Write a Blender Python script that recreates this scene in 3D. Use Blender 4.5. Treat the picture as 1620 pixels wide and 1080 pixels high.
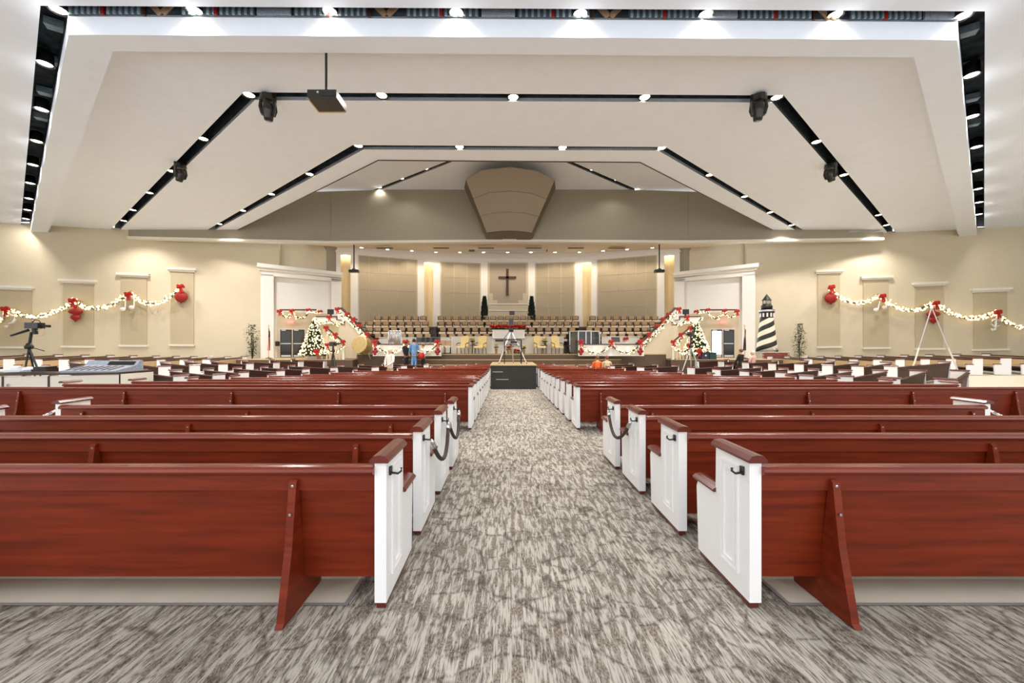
import bpy, math, random
from mathutils import Vector, Matrix
random.seed(7)
PI = math.pi
for o in list(bpy.data.objects): bpy.data.objects.remove(o)
SC = bpy.context.scene
COL = SC.collection
# ---------------------------------------------------------------- camera, world, exposure
CAMZ, FPX, CX, HY = 1.5, 600.0, 801.0, 546.0
cam = bpy.data.cameras.new('camera'); cam.sensor_width = 36; cam.lens = FPX/1620*36
cam.shift_x = (810-CX)/1620; cam.shift_y = (HY-540)/1620
cam.clip_start = .05; cam.clip_end = 300
camo = bpy.data.objects.new('camera', cam); COL.objects.link(camo)
camo.location = (0, 0, CAMZ); camo.rotation_euler = (PI/2, 0, 0); SC.camera = camo
w = bpy.data.worlds.new('world'); SC.world = w; w.use_nodes = True
w.node_tree.nodes['Background'].inputs[0].default_value = (.985, .99, 1.0, 1)
w.node_tree.nodes['Background'].inputs[1].default_value = 1.0
SC.view_settings.view_transform = 'Standard'; SC.view_settings.look = 'None'
SC.view_settings.gamma = 1; SC.view_settings.use_curve_mapping = False
SC.view_settings.exposure = 1.02
LAMP_W = 430          # watts of each slot spot lamp
DOWN_W = 70
# ---------------------------------------------------------------- helpers
def P(px, py, d): return Vector(((px-CX)*d/FPX, d, CAMZ-(py-HY)*d/FPX))
def PZ(px, py, Z):
    d = (Z-CAMZ)*FPX/(HY-py); return Vector(((px-CX)*d/FPX, d, Z))
def lin(c): c /= 255; return c/12.92 if c <= .04045 else ((c+.055)/1.055)**2.4
def C(r, g, b): return (lin(r), lin(g), lin(b), 1)
MATS = {}
def mat(name, col, rough=.6, metal=0, var=0, vscale=8, stretch=(1,1,1), bump=0, bscale=60, emit=0, ecol=None, coat=0, trans=0, alpha=1, spec=.5):
    m = bpy.data.materials.new(name); m.use_nodes = True; nt = m.node_tree; b = nt.nodes['Principled BSDF']
    b.inputs['Base Color'].default_value = col; b.inputs['Roughness'].default_value = rough
    b.inputs['Metallic'].default_value = metal; b.inputs['Coat Weight'].default_value = coat
    b.inputs['Coat Roughness'].default_value = .15
    b.inputs['Transmission Weight'].default_value = trans; b.inputs['Alpha'].default_value = alpha
    b.inputs['Specular IOR Level'].default_value = spec
    if emit:
        b.inputs['Emission Color'].default_value = ecol or col; b.inputs['Emission Strength'].default_value = emit
    tc = nt.nodes.new('ShaderNodeTexCoord'); mp = nt.nodes.new('ShaderNodeMapping'); mp.inputs['Scale'].default_value = stretch
    nt.links.new(tc.outputs['Object'], mp.inputs[0])
    nz = nt.nodes.new('ShaderNodeTexNoise'); nz.inputs['Scale'].default_value = vscale; nz.inputs['Detail'].default_value = 5
    nt.links.new(mp.outputs[0], nz.inputs['Vector'])
    if var:
        mr = nt.nodes.new('ShaderNodeMapRange'); mr.inputs['From Min'].default_value = .3; mr.inputs['From Max'].default_value = .7
        mr.inputs['To Min'].default_value = 1-var; mr.inputs['To Max'].default_value = 1+var
        mx = nt.nodes.new('ShaderNodeVectorMath'); mx.operation = 'SCALE'; mx.inputs[0].default_value = col[:3]
        nt.links.new(nz.outputs['Fac'], mr.inputs['Value']); nt.links.new(mr.outputs[0], mx.inputs['Scale'])
        nt.links.new(mx.outputs[0], b.inputs['Base Color'])
    if bump:
        n2 = nt.nodes.new('ShaderNodeTexNoise'); n2.inputs['Scale'].default_value = bscale
        nt.links.new(mp.outputs[0], n2.inputs['Vector'])
        bp = nt.nodes.new('ShaderNodeBump'); bp.inputs['Strength'].default_value = bump; bp.inputs['Distance'].default_value = .01
        nt.links.new(n2.outputs['Fac'], bp.inputs['Height']); nt.links.new(bp.outputs[0], b.inputs['Normal'])
    MATS[name] = m; return m
mat('ceil', C(236,243,254), .9, var=.015, vscale=2)
mat('ceil_low', C(234,241,252), .9, var=.015, vscale=2)
mat('wall', C(209,196,171), .9, var=.02, vscale=1.5, bump=.05)
mat('white', C(236,233,228), .45, var=.015, vscale=3)
mat('trimw', C(226,220,206), .6)
mat('pewwhite', C(240,240,240), .35, var=.015, vscale=4)
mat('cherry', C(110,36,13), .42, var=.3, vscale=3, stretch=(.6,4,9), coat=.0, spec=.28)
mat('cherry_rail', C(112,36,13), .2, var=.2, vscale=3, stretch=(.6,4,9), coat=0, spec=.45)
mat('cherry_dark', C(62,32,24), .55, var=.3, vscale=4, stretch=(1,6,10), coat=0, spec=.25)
mat('cap', C(96,30,24), .28, var=.2, vscale=8, coat=.4)
mat('tanfab', C(184,158,120), .85, var=.07, vscale=20, bump=.1)
mat('vinyl', C(214,204,184), .6, var=.04, vscale=4)
mat('aluminium', C(205,205,205), .35, metal=.6)
mat('panelfab', C(186,172,144), .95, var=.04, vscale=50)
mat('choirfab', C(172,160,138), .95, var=.05, vscale=60)
mat('choirgrey', C(166,154,140), .95, var=.05, vscale=60)
mat('greywall', C(158,151,134), .95, var=.04, vscale=30)
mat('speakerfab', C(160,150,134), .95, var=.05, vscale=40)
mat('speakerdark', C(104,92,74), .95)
mat('slot', C(52,62,70), .75, var=.6, vscale=3, stretch=(1,1,4), spec=.2)
mat('steel', C(150,172,186), .5, metal=.1, var=.25, vscale=6)
mat('steel_dark', C(84,96,104), .6)
mat('beam', C(170,138,110), .7, var=.2)
mat('black', C(22,22,22), .45)
mat('blacksheen', C(34,34,34), .28, var=.3, vscale=6)
mat('blackcarpet', C(52,50,48), .95, var=.15, vscale=30)
mat('stagecarpet', C(176,154,116), .95, var=.08, vscale=20)
mat('stepriser', C(92,74,58), .85, var=.1)
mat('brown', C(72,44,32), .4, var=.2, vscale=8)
mat('chairwood', C(58,36,26), .45)
mat('chairfab', C(178,150,114), .9, var=.1, vscale=30)
mat('chairseat', C(238,218,192), .9, var=.06, vscale=30)
mat('yellow', C(232,206,146), .85, var=.05, vscale=20)
mat('red', C(176,24,16), .55, var=.2, vscale=30)
mat('darkred', C(150,22,18), .6, var=.2, vscale=12)
mat('green', C(40,58,32), .7, var=.5, vscale=40)
mat('leaf', C(64,84,40), .6, var=.4, vscale=20)
mat('darkgreen', C(30,44,30), .75, var=.4, vscale=30)
mat('gold', C(204,178,122), .35, metal=.5, var=.15)
mat('skin', C(214,160,130), .6); mat('skin2', C(150,96,70), .6)
mat('whitehair', C(214,206,194), .7); mat('darkhair', C(50,34,26), .6); mat('brownhair', C(112,70,44), .6)
mat('cloth_white', C(228,224,214), .85); mat('cloth_blue', C(108,152,200), .85, var=.12, vscale=40)
mat('cloth_black', C(30,28,32), .8); mat('cloth_red', C(206,40,32), .8); mat('cloth_orange', C(224,104,44), .8)
mat('cloth_tan', C(202,180,146), .85); mat('cloth_khaki', C(196,184,150), .85); mat('cloth_pink', C(224,180,170), .85)
mat('chrome', C(210,210,214), .15, metal=1)
mat('rope', C(58,44,38), .7, var=.2, vscale=60, bump=.3)
mat('glass', C(210,220,224), .05, trans=.9, alpha=.35)
mat('doorglass', C(40,40,38), .12)
mat('daylight', C(255,255,255), .5, emit=2.2, ecol=(.86,.9,1,1))
mat('bulb', C(255,225,160), .5, emit=1.2, ecol=C(255,232,178))
mat('lamp', C(255,240,205), .5, emit=14, ecol=(1,.86,.62,1))
mat('downlamp', C(255,240,215), .5, emit=8, ecol=(1,.9,.72,1))
mat('exit', C(255,120,110), .5, emit=1.0, ecol=C(255,110,100))
mat('panelline', C(196,186,166), .9)
mat('niche', C(232,214,176), .9)
mat('choirceil', C(222,208,186), .9)
mat('brick', C(140,58,36), .85, var=.3, vscale=12)
mat('papers', C(232,236,240), .6); mat('console', C(150,160,174), .4, var=.3, vscale=30)
mat('navy', C(44,44,70), .6); mat('teal', C(30,64,60), .6)
mat('bronze', C(190,162,110), .4, metal=.4, var=.2, vscale=5)
mat('poinsettia', C(222,34,22), .6, var=.35, vscale=40)
mat('petal', C(232,214,140), .6, var=.2, vscale=30)
mat('yellowtag', C(196,160,80), .5); mat('amber', C(226,160,70), .4, emit=.4)
def carpet():
    m = bpy.data.materials.new('carpet'); m.use_nodes = True; nt = m.node_tree; b = nt.nodes['Principled BSDF']
    N, L = nt.nodes.new, nt.links.new
    tc = N('ShaderNodeTexCoord')
    def noise(scale, sc, det=3, rough=.6):
        mp = N('ShaderNodeMapping'); mp.inputs['Scale'].default_value = sc; L(tc.outputs['Object'], mp.inputs[0])
        n = N('ShaderNodeTexNoise'); n.inputs['Scale'].default_value = scale; n.inputs['Detail'].default_value = det
        n.inputs['Roughness'].default_value = rough; L(mp.outputs[0], n.inputs['Vector']); return n
    def ramp(n, p0, c0, p1, c1):
        r = N('ShaderNodeValToRGB'); L(n.outputs['Fac'], r.inputs[0]); e = r.color_ramp.elements
        e[0].position = p0; e[0].color = c0; e[1].position = p1; e[1].color = c1; return r
    lightc = ramp(noise(1, (110,6,1), 3, .6), .34, C(104,97,88), .50, C(192,186,174))
    dark = ramp(noise(1, (150,55,1), 4, .75), .38, C(84,76,68), .62, C(168,158,144))
    msk = ramp(noise(1, (26,4.2,1), 3, .65), .44, (0,0,0,1), .53, (1,1,1,1))
    r = N('ShaderNodeMixRGB'); L(msk.outputs[0], r.inputs[0]); L(dark.outputs[0], r.inputs[1]); L(lightc.outputs[0], r.inputs[2])
    big = noise(1.1, (1,1,1), 3)
    # curved dark vein lines
    wmp = N('ShaderNodeMapping'); wmp.inputs['Scale'].default_value = (1,1,1); L(tc.outputs['Object'], wmp.inputs[0])
    ad = N('ShaderNodeVectorMath'); ad.operation = 'ADD'; L(wmp.outputs[0], ad.inputs[0])
    dn = noise(2.2, (1,1,1), 2); sv = N('ShaderNodeVectorMath'); sv.operation = 'SCALE'; sv.inputs['Scale'].default_value = .6
    L(dn.outputs['Color'], sv.inputs[0]); L(sv.outputs[0], ad.inputs[1])
    v = N('ShaderNodeTexVoronoi'); v.feature = 'DISTANCE_TO_EDGE'; v.inputs['Scale'].default_value = 3.4; L(ad.outputs[0], v.inputs['Vector'])
    mr = N('ShaderNodeMapRange'); mr.inputs['From Max'].default_value = .085; mr.inputs['To Min'].default_value = .7; mr.inputs['To Max'].default_value = 0
    L(v.outputs['Distance'], mr.inputs['Value'])
    gn = noise(1, (40,9,1), 3, .7); gm = N('ShaderNodeMapRange'); gm.inputs['From Min'].default_value = .42; gm.inputs['From Max'].default_value = .52
    L(gn.outputs['Fac'], gm.inputs['Value']); mu = N('ShaderNodeMath'); mu.operation = 'MULTIPLY'; L(mr.outputs[0], mu.inputs[0]); L(gm.outputs[0], mu.inputs[1])
    mx = N('ShaderNodeMixRGB'); L(mu.outputs[0], mx.inputs[0]); L(r.outputs[0], mx.inputs[1]); mx.inputs[2].default_value = C(66,58,52)
    # brownish patches
    bm_ = N('ShaderNodeMapRange'); bm_.inputs['From Min'].default_value = .35; bm_.inputs['From Max'].default_value = .7; bm_.inputs['To Min'].default_value = .82; bm_.inputs['To Max'].default_value = 1.08
    L(big.outputs['Fac'], bm_.inputs['Value']); sc = N('ShaderNodeVectorMath'); sc.operation = 'SCALE'; L(mx.outputs[0], sc.inputs[0]); L(bm_.outputs[0], sc.inputs['Scale'])
    L(sc.outputs[0], b.inputs['Base Color']); b.inputs['Roughness'].default_value = .95; b.inputs['Specular IOR Level'].default_value = .1
    f = noise(1, (160,60,1), 2); bp = N('ShaderNodeBump'); bp.inputs['Strength'].default_value = .5; bp.inputs['Distance'].default_value = .006
    L(f.outputs['Fac'], bp.inputs['Height']); L(bp.outputs[0], b.inputs['Normal'])
    MATS['carpet'] = m
carpet()
class G:
    "collects faces for one mesh"
    def __init__(s): s.v = []; s.f = []
    def add(s, vs, fs):
        n = len(s.v); s.v += [tuple(v) for v in vs]; s.f += [tuple(i+n for i in f) for f in fs]; return s
    def box(s, a, b):
        x0,y0,z0 = a; x1,y1,z1 = b
        return s.add([(x0,y0,z0),(x1,y0,z0),(x1,y1,z0),(x0,y1,z0),(x0,y0,z1),(x1,y0,z1),(x1,y1,z1),(x0,y1,z1)],
                     [(3,2,1,0),(4,5,6,7),(0,1,5,4),(1,2,6,5),(2,3,7,6),(3,0,4,7)])
    def obox(s, c, sx, sy, sz, rz=0, rx=0, ry=0):
        M = Matrix.Translation(c) @ Matrix.Rotation(rz,4,'Z') @ Matrix.Rotation(ry,4,'Y') @ Matrix.Rotation(rx,4,'X')
        q = [(-1,-1,-1),(1,-1,-1),(1,1,-1),(-1,1,-1),(-1,-1,1),(1,-1,1),(1,1,1),(-1,1,1)]
        return s.add([M @ Vector((a*sx/2,b*sy/2,c_*sz/2)) for a,b,c_ in q], [(3,2,1,0),(4,5,6,7),(0,1,5,4),(1,2,6,5),(2,3,7,6),(3,0,4,7)])
    def ext(s, prof, x0, x1):               # profile of (y,z), swept along x
        n = len(prof); vs = [(x0,y,z) for y,z in prof]+[(x1,y,z) for y,z in prof]
        fs = [tuple(range(n)), tuple(range(2*n-1, n-1, -1))] + [(i, i+n, (i+1)%n+n, (i+1)%n) for i in range(n)]
        return s.add(vs, fs)
    def slab(s, pts, off):                  # polygon of 3-D points with thickness vector
        n = len(pts); pts = [Vector(p) for p in pts]; off = Vector(off)
        return s.add(pts+[p+off for p in pts], [tuple(range(n)), tuple(range(2*n-1, n-1, -1))] + [(i, i+n, (i+1)%n+n, (i+1)%n) for i in range(n)])
    def quad(s, *pts): return s.add(pts, [tuple(range(len(pts)))])
    def tube(s, path, r, n=8, cap=True):
        path = [Vector(p) for p in path]; rs = r if isinstance(r, (list, tuple)) else [r]*len(path)
        vs = []; up = Vector((0,0,1))
        for i, p in enumerate(path):
            t = (path[min(i+1,len(path)-1)]-path[max(i-1,0)]).normalized()
            a = t.cross(up); a = a if a.length > .05 else t.cross(Vector((1,0,0))); a.normalize(); b = t.cross(a)
            vs += [p+a*math.cos(2*PI*k/n)*rs[i]+b*math.sin(2*PI*k/n)*rs[i] for k in range(n)]
        fs = [(i*n+k, i*n+(k+1)%n, (i+1)*n+(k+1)%n, (i+1)*n+k) for i in range(len(path)-1) for k in range(n)]
        if cap: fs += [tuple(range(n-1,-1,-1)), tuple(range((len(path)-1)*n, len(path)*n))]
        return s.add(vs, fs)
    def lathe(s, c, prof, n=16, M=None):
        c = Vector(c); M = M or Matrix.Identity(3); vs = []
        for r, z in prof: vs += [c + M @ Vector((r*math.cos(2*PI*k/n), r*math.sin(2*PI*k/n), z)) for k in range(n)]
        fs = [(i*n+k, i*n+(k+1)%n, (i+1)*n+(k+1)%n, (i+1)*n+k) for i in range(len(prof)-1) for k in range(n)]
        fs += [tuple(range(n-1,-1,-1)), tuple(range((len(prof)-1)*n, len(prof)*n))]
        return s.add(vs, fs)
    def ball(s, c, r, n=8, m=5, sc=(1,1,1)):
        c = Vector(c); vs = [c+Vector((0,0,-r*sc[2]))]
        for j in range(1, m):
            a = PI*j/m-PI/2
            vs += [c+Vector((r*math.cos(a)*math.cos(2*PI*k/n)*sc[0], r*math.cos(a)*math.sin(2*PI*k/n)*sc[1], r*math.sin(a)*sc[2])) for k in range(n)]
        vs.append(c+Vector((0,0,r*sc[2]))); t = len(vs)-1
        fs = [(0, 1+(k+1)%n, 1+k) for k in range(n)]
        for j in range(m-2): fs += [(1+j*n+k, 1+j*n+(k+1)%n, 1+(j+1)*n+(k+1)%n, 1+(j+1)*n+k) for k in range(n)]
        fs += [(t, 1+(m-2)*n+k, 1+(m-2)*n+(k+1)%n) for k in range(n)]
        return s.add(vs, fs)
    def mesh(s, name, m, smooth=False):
        me = bpy.data.meshes.new(name); me.from_pydata(s.v, [], s.f); me.validate(); me.update()
        me.materials.append(MATS[m]); 
        if smooth: me.polygons.foreach_set('use_smooth', [True]*len(me.polygons))
        return me
WL = {}                                    # world location of every object that may be a parent
def link(name, me, parent=None, local=False):
    o = bpy.data.objects.new(name, me); COL.objects.link(o)
    if parent:
        o.parent = parent
        if not local:
            o.location = -WL[parent.name]
    WL[o.name] = (WL[parent.name]+o.location) if parent else Vector((0,0,0))
    return o
def part(name, g, m, parent=None, local=False, smooth=False, label=None, kind=None):
    o = link(name, g.mesh(name, m, smooth), parent, local)
    if label: o['label'] = label
    if kind: o['kind'] = kind
    return o
def tag(o, label, cat, group=None):
    o['label'] = label; o['category'] = cat
    if group: o['group'] = group
    return o
def thing(name, label, cat, base=(0,0,0), group=None, rz=0):
    o = bpy.data.objects.new(name, None); COL.objects.link(o); o.empty_display_size = .2
    o.location = base; o.rotation_euler = (0,0,rz); WL[o.name] = Vector(base); return tag(o, label, cat, group)
def struct(name, g, m, label=None):
    o = part(name, g, m); o['kind'] = 'structure'
    if label: o['label'] = label
    return o
def copy_tree(o, loc=None, rz=None, parent=None):
    c = o.copy(); COL.objects.link(c); c.parent = parent
    if loc is not None: c.location = loc
    if rz is not None: c.rotation_euler = (0,0,rz)
    for ch in list(o.children): copy_tree(ch, None, None, c)
    return c
ORD = ['first','second','third','fourth','fifth','sixth','seventh','eighth','ninth','tenth','eleventh','twelfth','thirteenth','fourteenth','fifteenth','sixteenth','seventeenth','eighteenth','nineteenth','twentieth']
def sm(t): t = min(1,max(0,t)); return t*t*(3-2*t)
AX = .36                                    # the hall's axis
def zf(x, y):
    b = -.03*min(max(y,0),14); ax = abs(x-AX)
    return b + sm((ax-9)/7)*(-.15-b) + max(0, ax-20)/12*.28
def lxy(px, A, B):                          # where the sight line of column px meets the plan line A-B
    k = (px-CX)/FPX; (x0,y0),(x1,y1) = A, B
    t = (k*y0-x0)/((x1-x0)-k*(y1-y0)); return y0+t*(y1-y0)
# ================================================================ SETTING
# ---- floor
g = G(); NX, NY = 72, 40; xs = [-40+80*i/NX for i in range(NX+1)]; ys = [-3+34*j/NY for j in range(NY+1)]
g.add([(x,y,zf(x,y)) for y in ys for x in xs], [(j*(NX+1)+i, j*(NX+1)+i+1, (j+1)*(NX+1)+i+1, (j+1)*(NX+1)+i) for j in range(NY) for i in range(NX)])
fl = struct('floor', g, 'carpet', 'grey and beige streaked patterned carpet of the hall')
def patch(x0,x1,y0,y1,name,m,dz=.006,nx=24,ny=12,label=None,edge=None):
    g = G(); xx=[x0+(x1-x0)*i/nx for i in range(nx+1)]; yy=[y0+(y1-y0)*j/ny for j in range(ny+1)]
    f = edge or (lambda x,y:(x,y)); vs=[]
    for y in yy:
        for x in xx:
            a,b=f(x,y); vs.append((a,b,zf(a,b)+dz))
    g.add(vs,[(j*(nx+1)+i,j*(nx+1)+i+1,(j+1)*(nx+1)+i+1,(j+1)*(nx+1)+i) for j in range(ny) for i in range(nx)])
    return part(name,g,m,fl)
patch(-8,-.98,2.3,5.9,'vinyl_strip','vinyl'); patch(1.72,9,2.3,5.9,'vinyl_strip','vinyl')
patch(-8,-.98,2.275,2.3,'edge_trim','aluminium',.009,24,1); patch(1.72,9,2.275,2.3,'edge_trim','aluminium',.009,24,1)
patch(-.98,-.955,2.275,5.9,'edge_trim','aluminium',.009,1,12); patch(1.695,1.72,2.275,5.9,'edge_trim','aluminium',.009,1,12)
patch(-30,-12,14,26,'vinyl_strip','vinyl',.03); patch(12.2,31,9.5,26,'vinyl_strip','vinyl',.03)
# ---- ceiling
ZC, ZL, ZU = 9.6, 9.15, 12.5
def line(pts, Z): return [PZ(x,y,Z) for x,y in pts]
L1o = line([(33,353),(64,9),(1558,18),(1557,360)], ZC)
L1i = line([(49,353),(108,26),(1515,35),(1545,360.5)], ZC)
L1c = line([(78,362),(179,81),(1446,91),(1516,368)], ZL)
L2o = line([(176,362),(385,146),(1240,151),(1418,368.5)], ZC)
L2i = line([(191,362),(403,158.5),(1222,162),(1404,367.5)], ZC)
L3o = line([(334,360),(558,229.5),(1053,232.5),(1271,364)], ZC)
L3i = line([(346,360.5),(575,236.5),(1041,238),(1259,364)], ZC)
L4  = line([(382,360),(598,252.6),(1013,256),(1222,363)], ZC)
for L in (L1o,L1i,L1c,L2o,L2i,L3o,L3i,L4): L[0] = L[1]+(L[0]-L[1])*1.1; L[3] = L[2]+(L[3]-L[2])*1.1
def low(L, Z): return [Vector((p.x,p.y,Z)) for p in L]
def band(A, B, name, m, parent=None, t=.12):
    g = G()
    for i in range(3): g.slab([A[i],A[i+1],B[i+1],B[i]], (0,0,t))
    return part(name, g, m, parent)
# outer field: from the back of the hall to the first slot
g = G(); ZZ = ZC
Bk = -3.0
o1 = L1o
g.slab([Vector((-44,Bk,ZZ)),Vector((44,Bk,ZZ)),Vector((44,o1[2].y,ZZ)),o1[2],o1[1],Vector((-44,o1[1].y,ZZ))],(0,0,.15))
g.slab([Vector((-44,o1[1].y,ZZ)),o1[1],o1[0],Vector((-44,24,ZZ))],(0,0,.15))
g.slab([Vector((-44,24,ZZ)),o1[0],Vector((o1[0].x,30.5,ZZ)),Vector((-44,30.5,ZZ))],(0,0,.15))
g.slab([o1[2],Vector((44,o1[2].y,ZZ)),Vector((44,25,ZZ)),o1[3]],(0,0,.15))
g.slab([o1[3],Vector((44,25,ZZ)),Vector((44,30.5,ZZ)),Vector((o1[3].x,30.5,ZZ))],(0,0,.15))
ceil = struct('ceiling', g, 'ceil', 'smooth off-white ceiling with stepped coves')
def riser(L, z0, z1, name, m, parent, th=.06):
    g = G()
    for i in range(3):
        a,b = L[i],L[i+1]; n = Vector((-(b.y-a.y), b.x-a.x, 0)).normalized()*th
        g.slab([Vector((a.x,a.y,z0)),Vector((b.x,b.y,z0)),Vector((b.x,b.y,z1)),Vector((a.x,a.y,z1))], n)
    return part(name, g, m, parent)
riser(L1i, ZL+.12, ZC+.05, 'cove_fascia', 'ceil', ceil)
band(low(L1i,ZL), L1c, 'cove_band', 'ceil_low', ceil)
riser(L1c, ZL+.12, ZC+.15, 'cove_riser', 'ceil', ceil)
band(low(L1c,ZC), L2o, 'cove_band', 'ceil', ceil)
band(L2i, L3o, 'cove_band', 'ceil', ceil)
band(L3i, L4, 'cove_band', 'ceil_low', ceil)
riser(L4, ZC, ZU, 'opening_riser', 'ceil', ceil)
riser(L4, ZC-.035, ZC, 'edge_trim', 'brown', ceil, .03)
# slot channels
def channel(Lo, Li, z1, name='slot_channel', m='slot'):
    g = G()
    for i in range(3):
        a,b,c,d = Lo[i],Lo[i+1],Li[i+1],Li[i]
        up = lambda p,z: Vector((p.x,p.y,z))
        g.quad(up(a,ZC),up(b,ZC),up(b,z1),up(a,z1)); g.quad(up(d,ZC),up(d,z1),up(c,z1),up(c,ZC))
        g.quad(up(a,z1),up(b,z1),up(c,z1),up(d,z1))
    return part(name, g, m, ceil)
channel(L1o, L1i, 10.2); channel(L2o, L2i, 10.5); channel(L3o, L3i, 10.4)
# roof framing seen through the outer slot
A_, B_ = L1i[1], L1i[2]
for k in range(24):
    p = A_.lerp(B_, (k+.5)/24)+Vector((0,-.03,.24)); w_ = (B_-A_).length/24
    if k % 6 == 2:
        for q in (-1,1): part('roof_beam', G().obox(p+Vector((q*.2,0,0)), .14, .05, .5, 0, 0, q*.75), 'beam', ceil)
        part('roof_post', G().obox(p+Vector((-.42,0,0)), .07, .05, .46), 'brown', ceil)
    elif k % 6 == 5: part('duct', G().obox(p, w_*.9, .05, .4), 'console', ceil)
    else:
        part('deck_sheet', G().obox(p+Vector((0,.015,0)), w_*.96, .02, .42), 'steel_dark', ceil)
        for q in range(6): part('deck_rib', G().obox(p+Vector((-.37+q*.15,-.01,0)), .06, .03, .4), 'steel', ceil)
        if k % 3 == 0: part('roof_post', G().obox(p+Vector((.43,-.02,0)), .07, .05, .46), 'darkred', ceil)
for s, L in ((0, (L1o[0],L1o[1])), (1, (L1o[3],L1o[2]))):
    for t in (.72,.8,.88,.95):
        p = L[0].lerp(L[1], t); part('duct', G().obox(p+Vector((.25 if s==0 else -.25,.2,.45)), .4, .25, .2, .6 if s==0 else -.6), 'steel', ceil)
# upper ceiling over the platform, with its own short slots
S4 = [line([(578,305),(706,255.5)],ZU), line([(590,305),(716,255.5)],ZU), line([(904,255.5),(1020,305)],ZU), line([(893,255.5),(1008,305)],ZU)]
def extl(a,b,y): t=(y-a.y)/(b.y-a.y); return Vector((a.x+(b.x-a.x)*t,y,ZU))
Ya, Yb = 15.5, 28.2
a0,a1,a2,a3 = extl(*S4[0],Ya),extl(*S4[0],Yb),extl(*S4[1],Ya),extl(*S4[1],Yb)
b0,b1,b2,b3 = extl(*S4[2],Ya),extl(*S4[2],Yb),extl(*S4[3],Ya),extl(*S4[3],Yb)
# keep the slots apart where they would cross
g = G()
Ym = 21.5
am,am2,bm_,bm2 = extl(*S4[0],Ym),extl(*S4[1],Ym),extl(*S4[2],Ym),extl(*S4[3],Ym)
g.slab([Vector((-24,15,ZU)),Vector((24,15,ZU)),Vector((24,Ym,ZU)),Vector((-24,Ym,ZU))],(0,0,.1))
g.slab([Vector((-24,Ym,ZU)),am,a1,Vector((-24,Yb,ZU))],(0,0,.1))
g.slab([am2,bm2,b3,a3],(0,0,.1)); g.slab([bm_,Vector((24,Ym,ZU)),Vector((24,Yb,ZU)),b1],(0,0,.1))
part('upper_ceiling', g, 'ceil_low', ceil)
g = G()
for p,q,r,s_ in ((am,a1,a3,am2),(bm2,b3,b1,bm_)):
    u=Vector((0,0,.6)); g.quad(p,q,q+u,p+u); g.quad(s_,s_+u,r+u,r); g.quad(p+u,q+u,r+u,s_+u)
part('slot_channel', g, 'slot', ceil)
# ---- grey fascia wall above the platform opening
YF = 26.6
def F(px,py): return P(px,py,YF)
g = G(); g.slab([F(203,362),F(1397,367),F(1397,376),F(1090,380.5),F(806,379),F(520,381.5),F(203,374)],(0,.3,0))
zt = ZU+.02
g.slab([Vector((-24,YF+.02,F(0,369).z)),Vector((24,YF+.02,F(0,369).z)),Vector((24,YF+.02,11.9)),Vector((9,YF+.02,12.42)),Vector((-9,YF+.02,12.42)),Vector((-24,YF+.02,11.9))],(0,.28,0))
wf = struct('wall_front', g, 'greywall', 'grey-olive fascia wall above the platform opening')
g = G()
for a,b in (((203,374),(520,381.5)),((520,381.5),(806,379)),((806,379),(1090,380.5)),((1090,380.5),(1397,376))):
    A,B = F(*a),F(*b); g.slab([A+Vector((0,-.1,0)),B+Vector((0,-.1,0)),B+Vector((0,-.1,-.17)),A+Vector((0,-.1,-.17))],(0,.45,0))
part('cornice', g, 'trimw', wf)
arc = [F(795,379.5)]+[F(806-9.5*math.cos(a),379-2-8*math.sin(a)**.6) for a in [PI*i/10 for i in range(11)]]+[F(817,379.5)]
part('arch_keystone', G().slab([p+Vector((0,-.14,0)) for p in arc],(0,.3,0)), 'trimw', wf)
for a,b in ((523,302),(1089,303)): part('joint_strip', G().box((F(a,0).x-.012,YF-.012,F(a,378).z),(F(a,0).x+.012,YF,F(a,302).z)), 'speakerfab', wf)
# ---- side walls
WLA, WLB = (-17.2,28.7), (-44,22.9)
WRA, WRB = (18.3,28.9), (46,24.1)
def sidewall(name, A, B, s, lab):
    g = G(); d = Vector((B[0]-A[0],B[1]-A[1],0)).normalized(); n = Vector((d.y,-d.x,0)); 
    if n.y < 0: n = -n
    g.slab([Vector((A[0],A[1],-.6)),Vector((B[0],B[1],-.6)),Vector((B[0],B[1],ZC+.1)),Vector((A[0],A[1],ZC+.1))], n*.3)
    w_ = struct(name, g, 'wall', lab)
    b = G(); b.slab([Vector((A[0],A[1],-.2))-n*.03,Vector((B[0],B[1],-.2))-n*.03,Vector((B[0],B[1],.35))-n*.03,Vector((A[0],A[1],.18))-n*.03], n*.03)
    part('baseboard', b, 'trimw', w_)
    return w_, d, n
wl, dL, nL = sidewall('wall_left', WLA, WLB, -1, 'cream plaster wall on the left of the platform')
wr, dR, nR = sidewall('wall_right', WRA, WRB, 1, 'cream plaster wall on the right of the platform')
def onwall(px, py, s, off=0):
    A,B,n = (WLA,WLB,nL) if s < 0 else (WRA,WRB,nR)
    y = lxy(px,A,B); return P(px,py,y)-n*off
def acoustic(s, x0, x1, ya0, ya1, yb0, yb1):
    w_, n = (wl,nL) if s < 0 else (wr,nR)
    q = lambda px,py: onwall(px,py,s)
    a = part('acoustic_panel', G().slab([p-n*.06 for p in (q(x0,yb0),q(x1,yb1),q(x1,ya1),q(x0,ya0))], n*.06), 'panelfab', w_)
    def bar(p0,p1,h,t): return G().slab([p0-n*t,p1-n*t,p1-n*t+Vector((0,0,h)),p0-n*t+Vector((0,0,h))], n*t)
    e = 5
    part('cornice', bar(q(x0-e,ya0),q(x1+e,ya1),.16,.22), 'trimw', a); part('cornice', bar(q(x0-e+2,ya0+2.5),q(x1+e-2,ya1+2.5),.12,.14), 'trimw', a)
    part('sill', bar(q(x0-2,yb0+3),q(x1+2,yb1+3),.13,.16), 'trimw', a)
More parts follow.
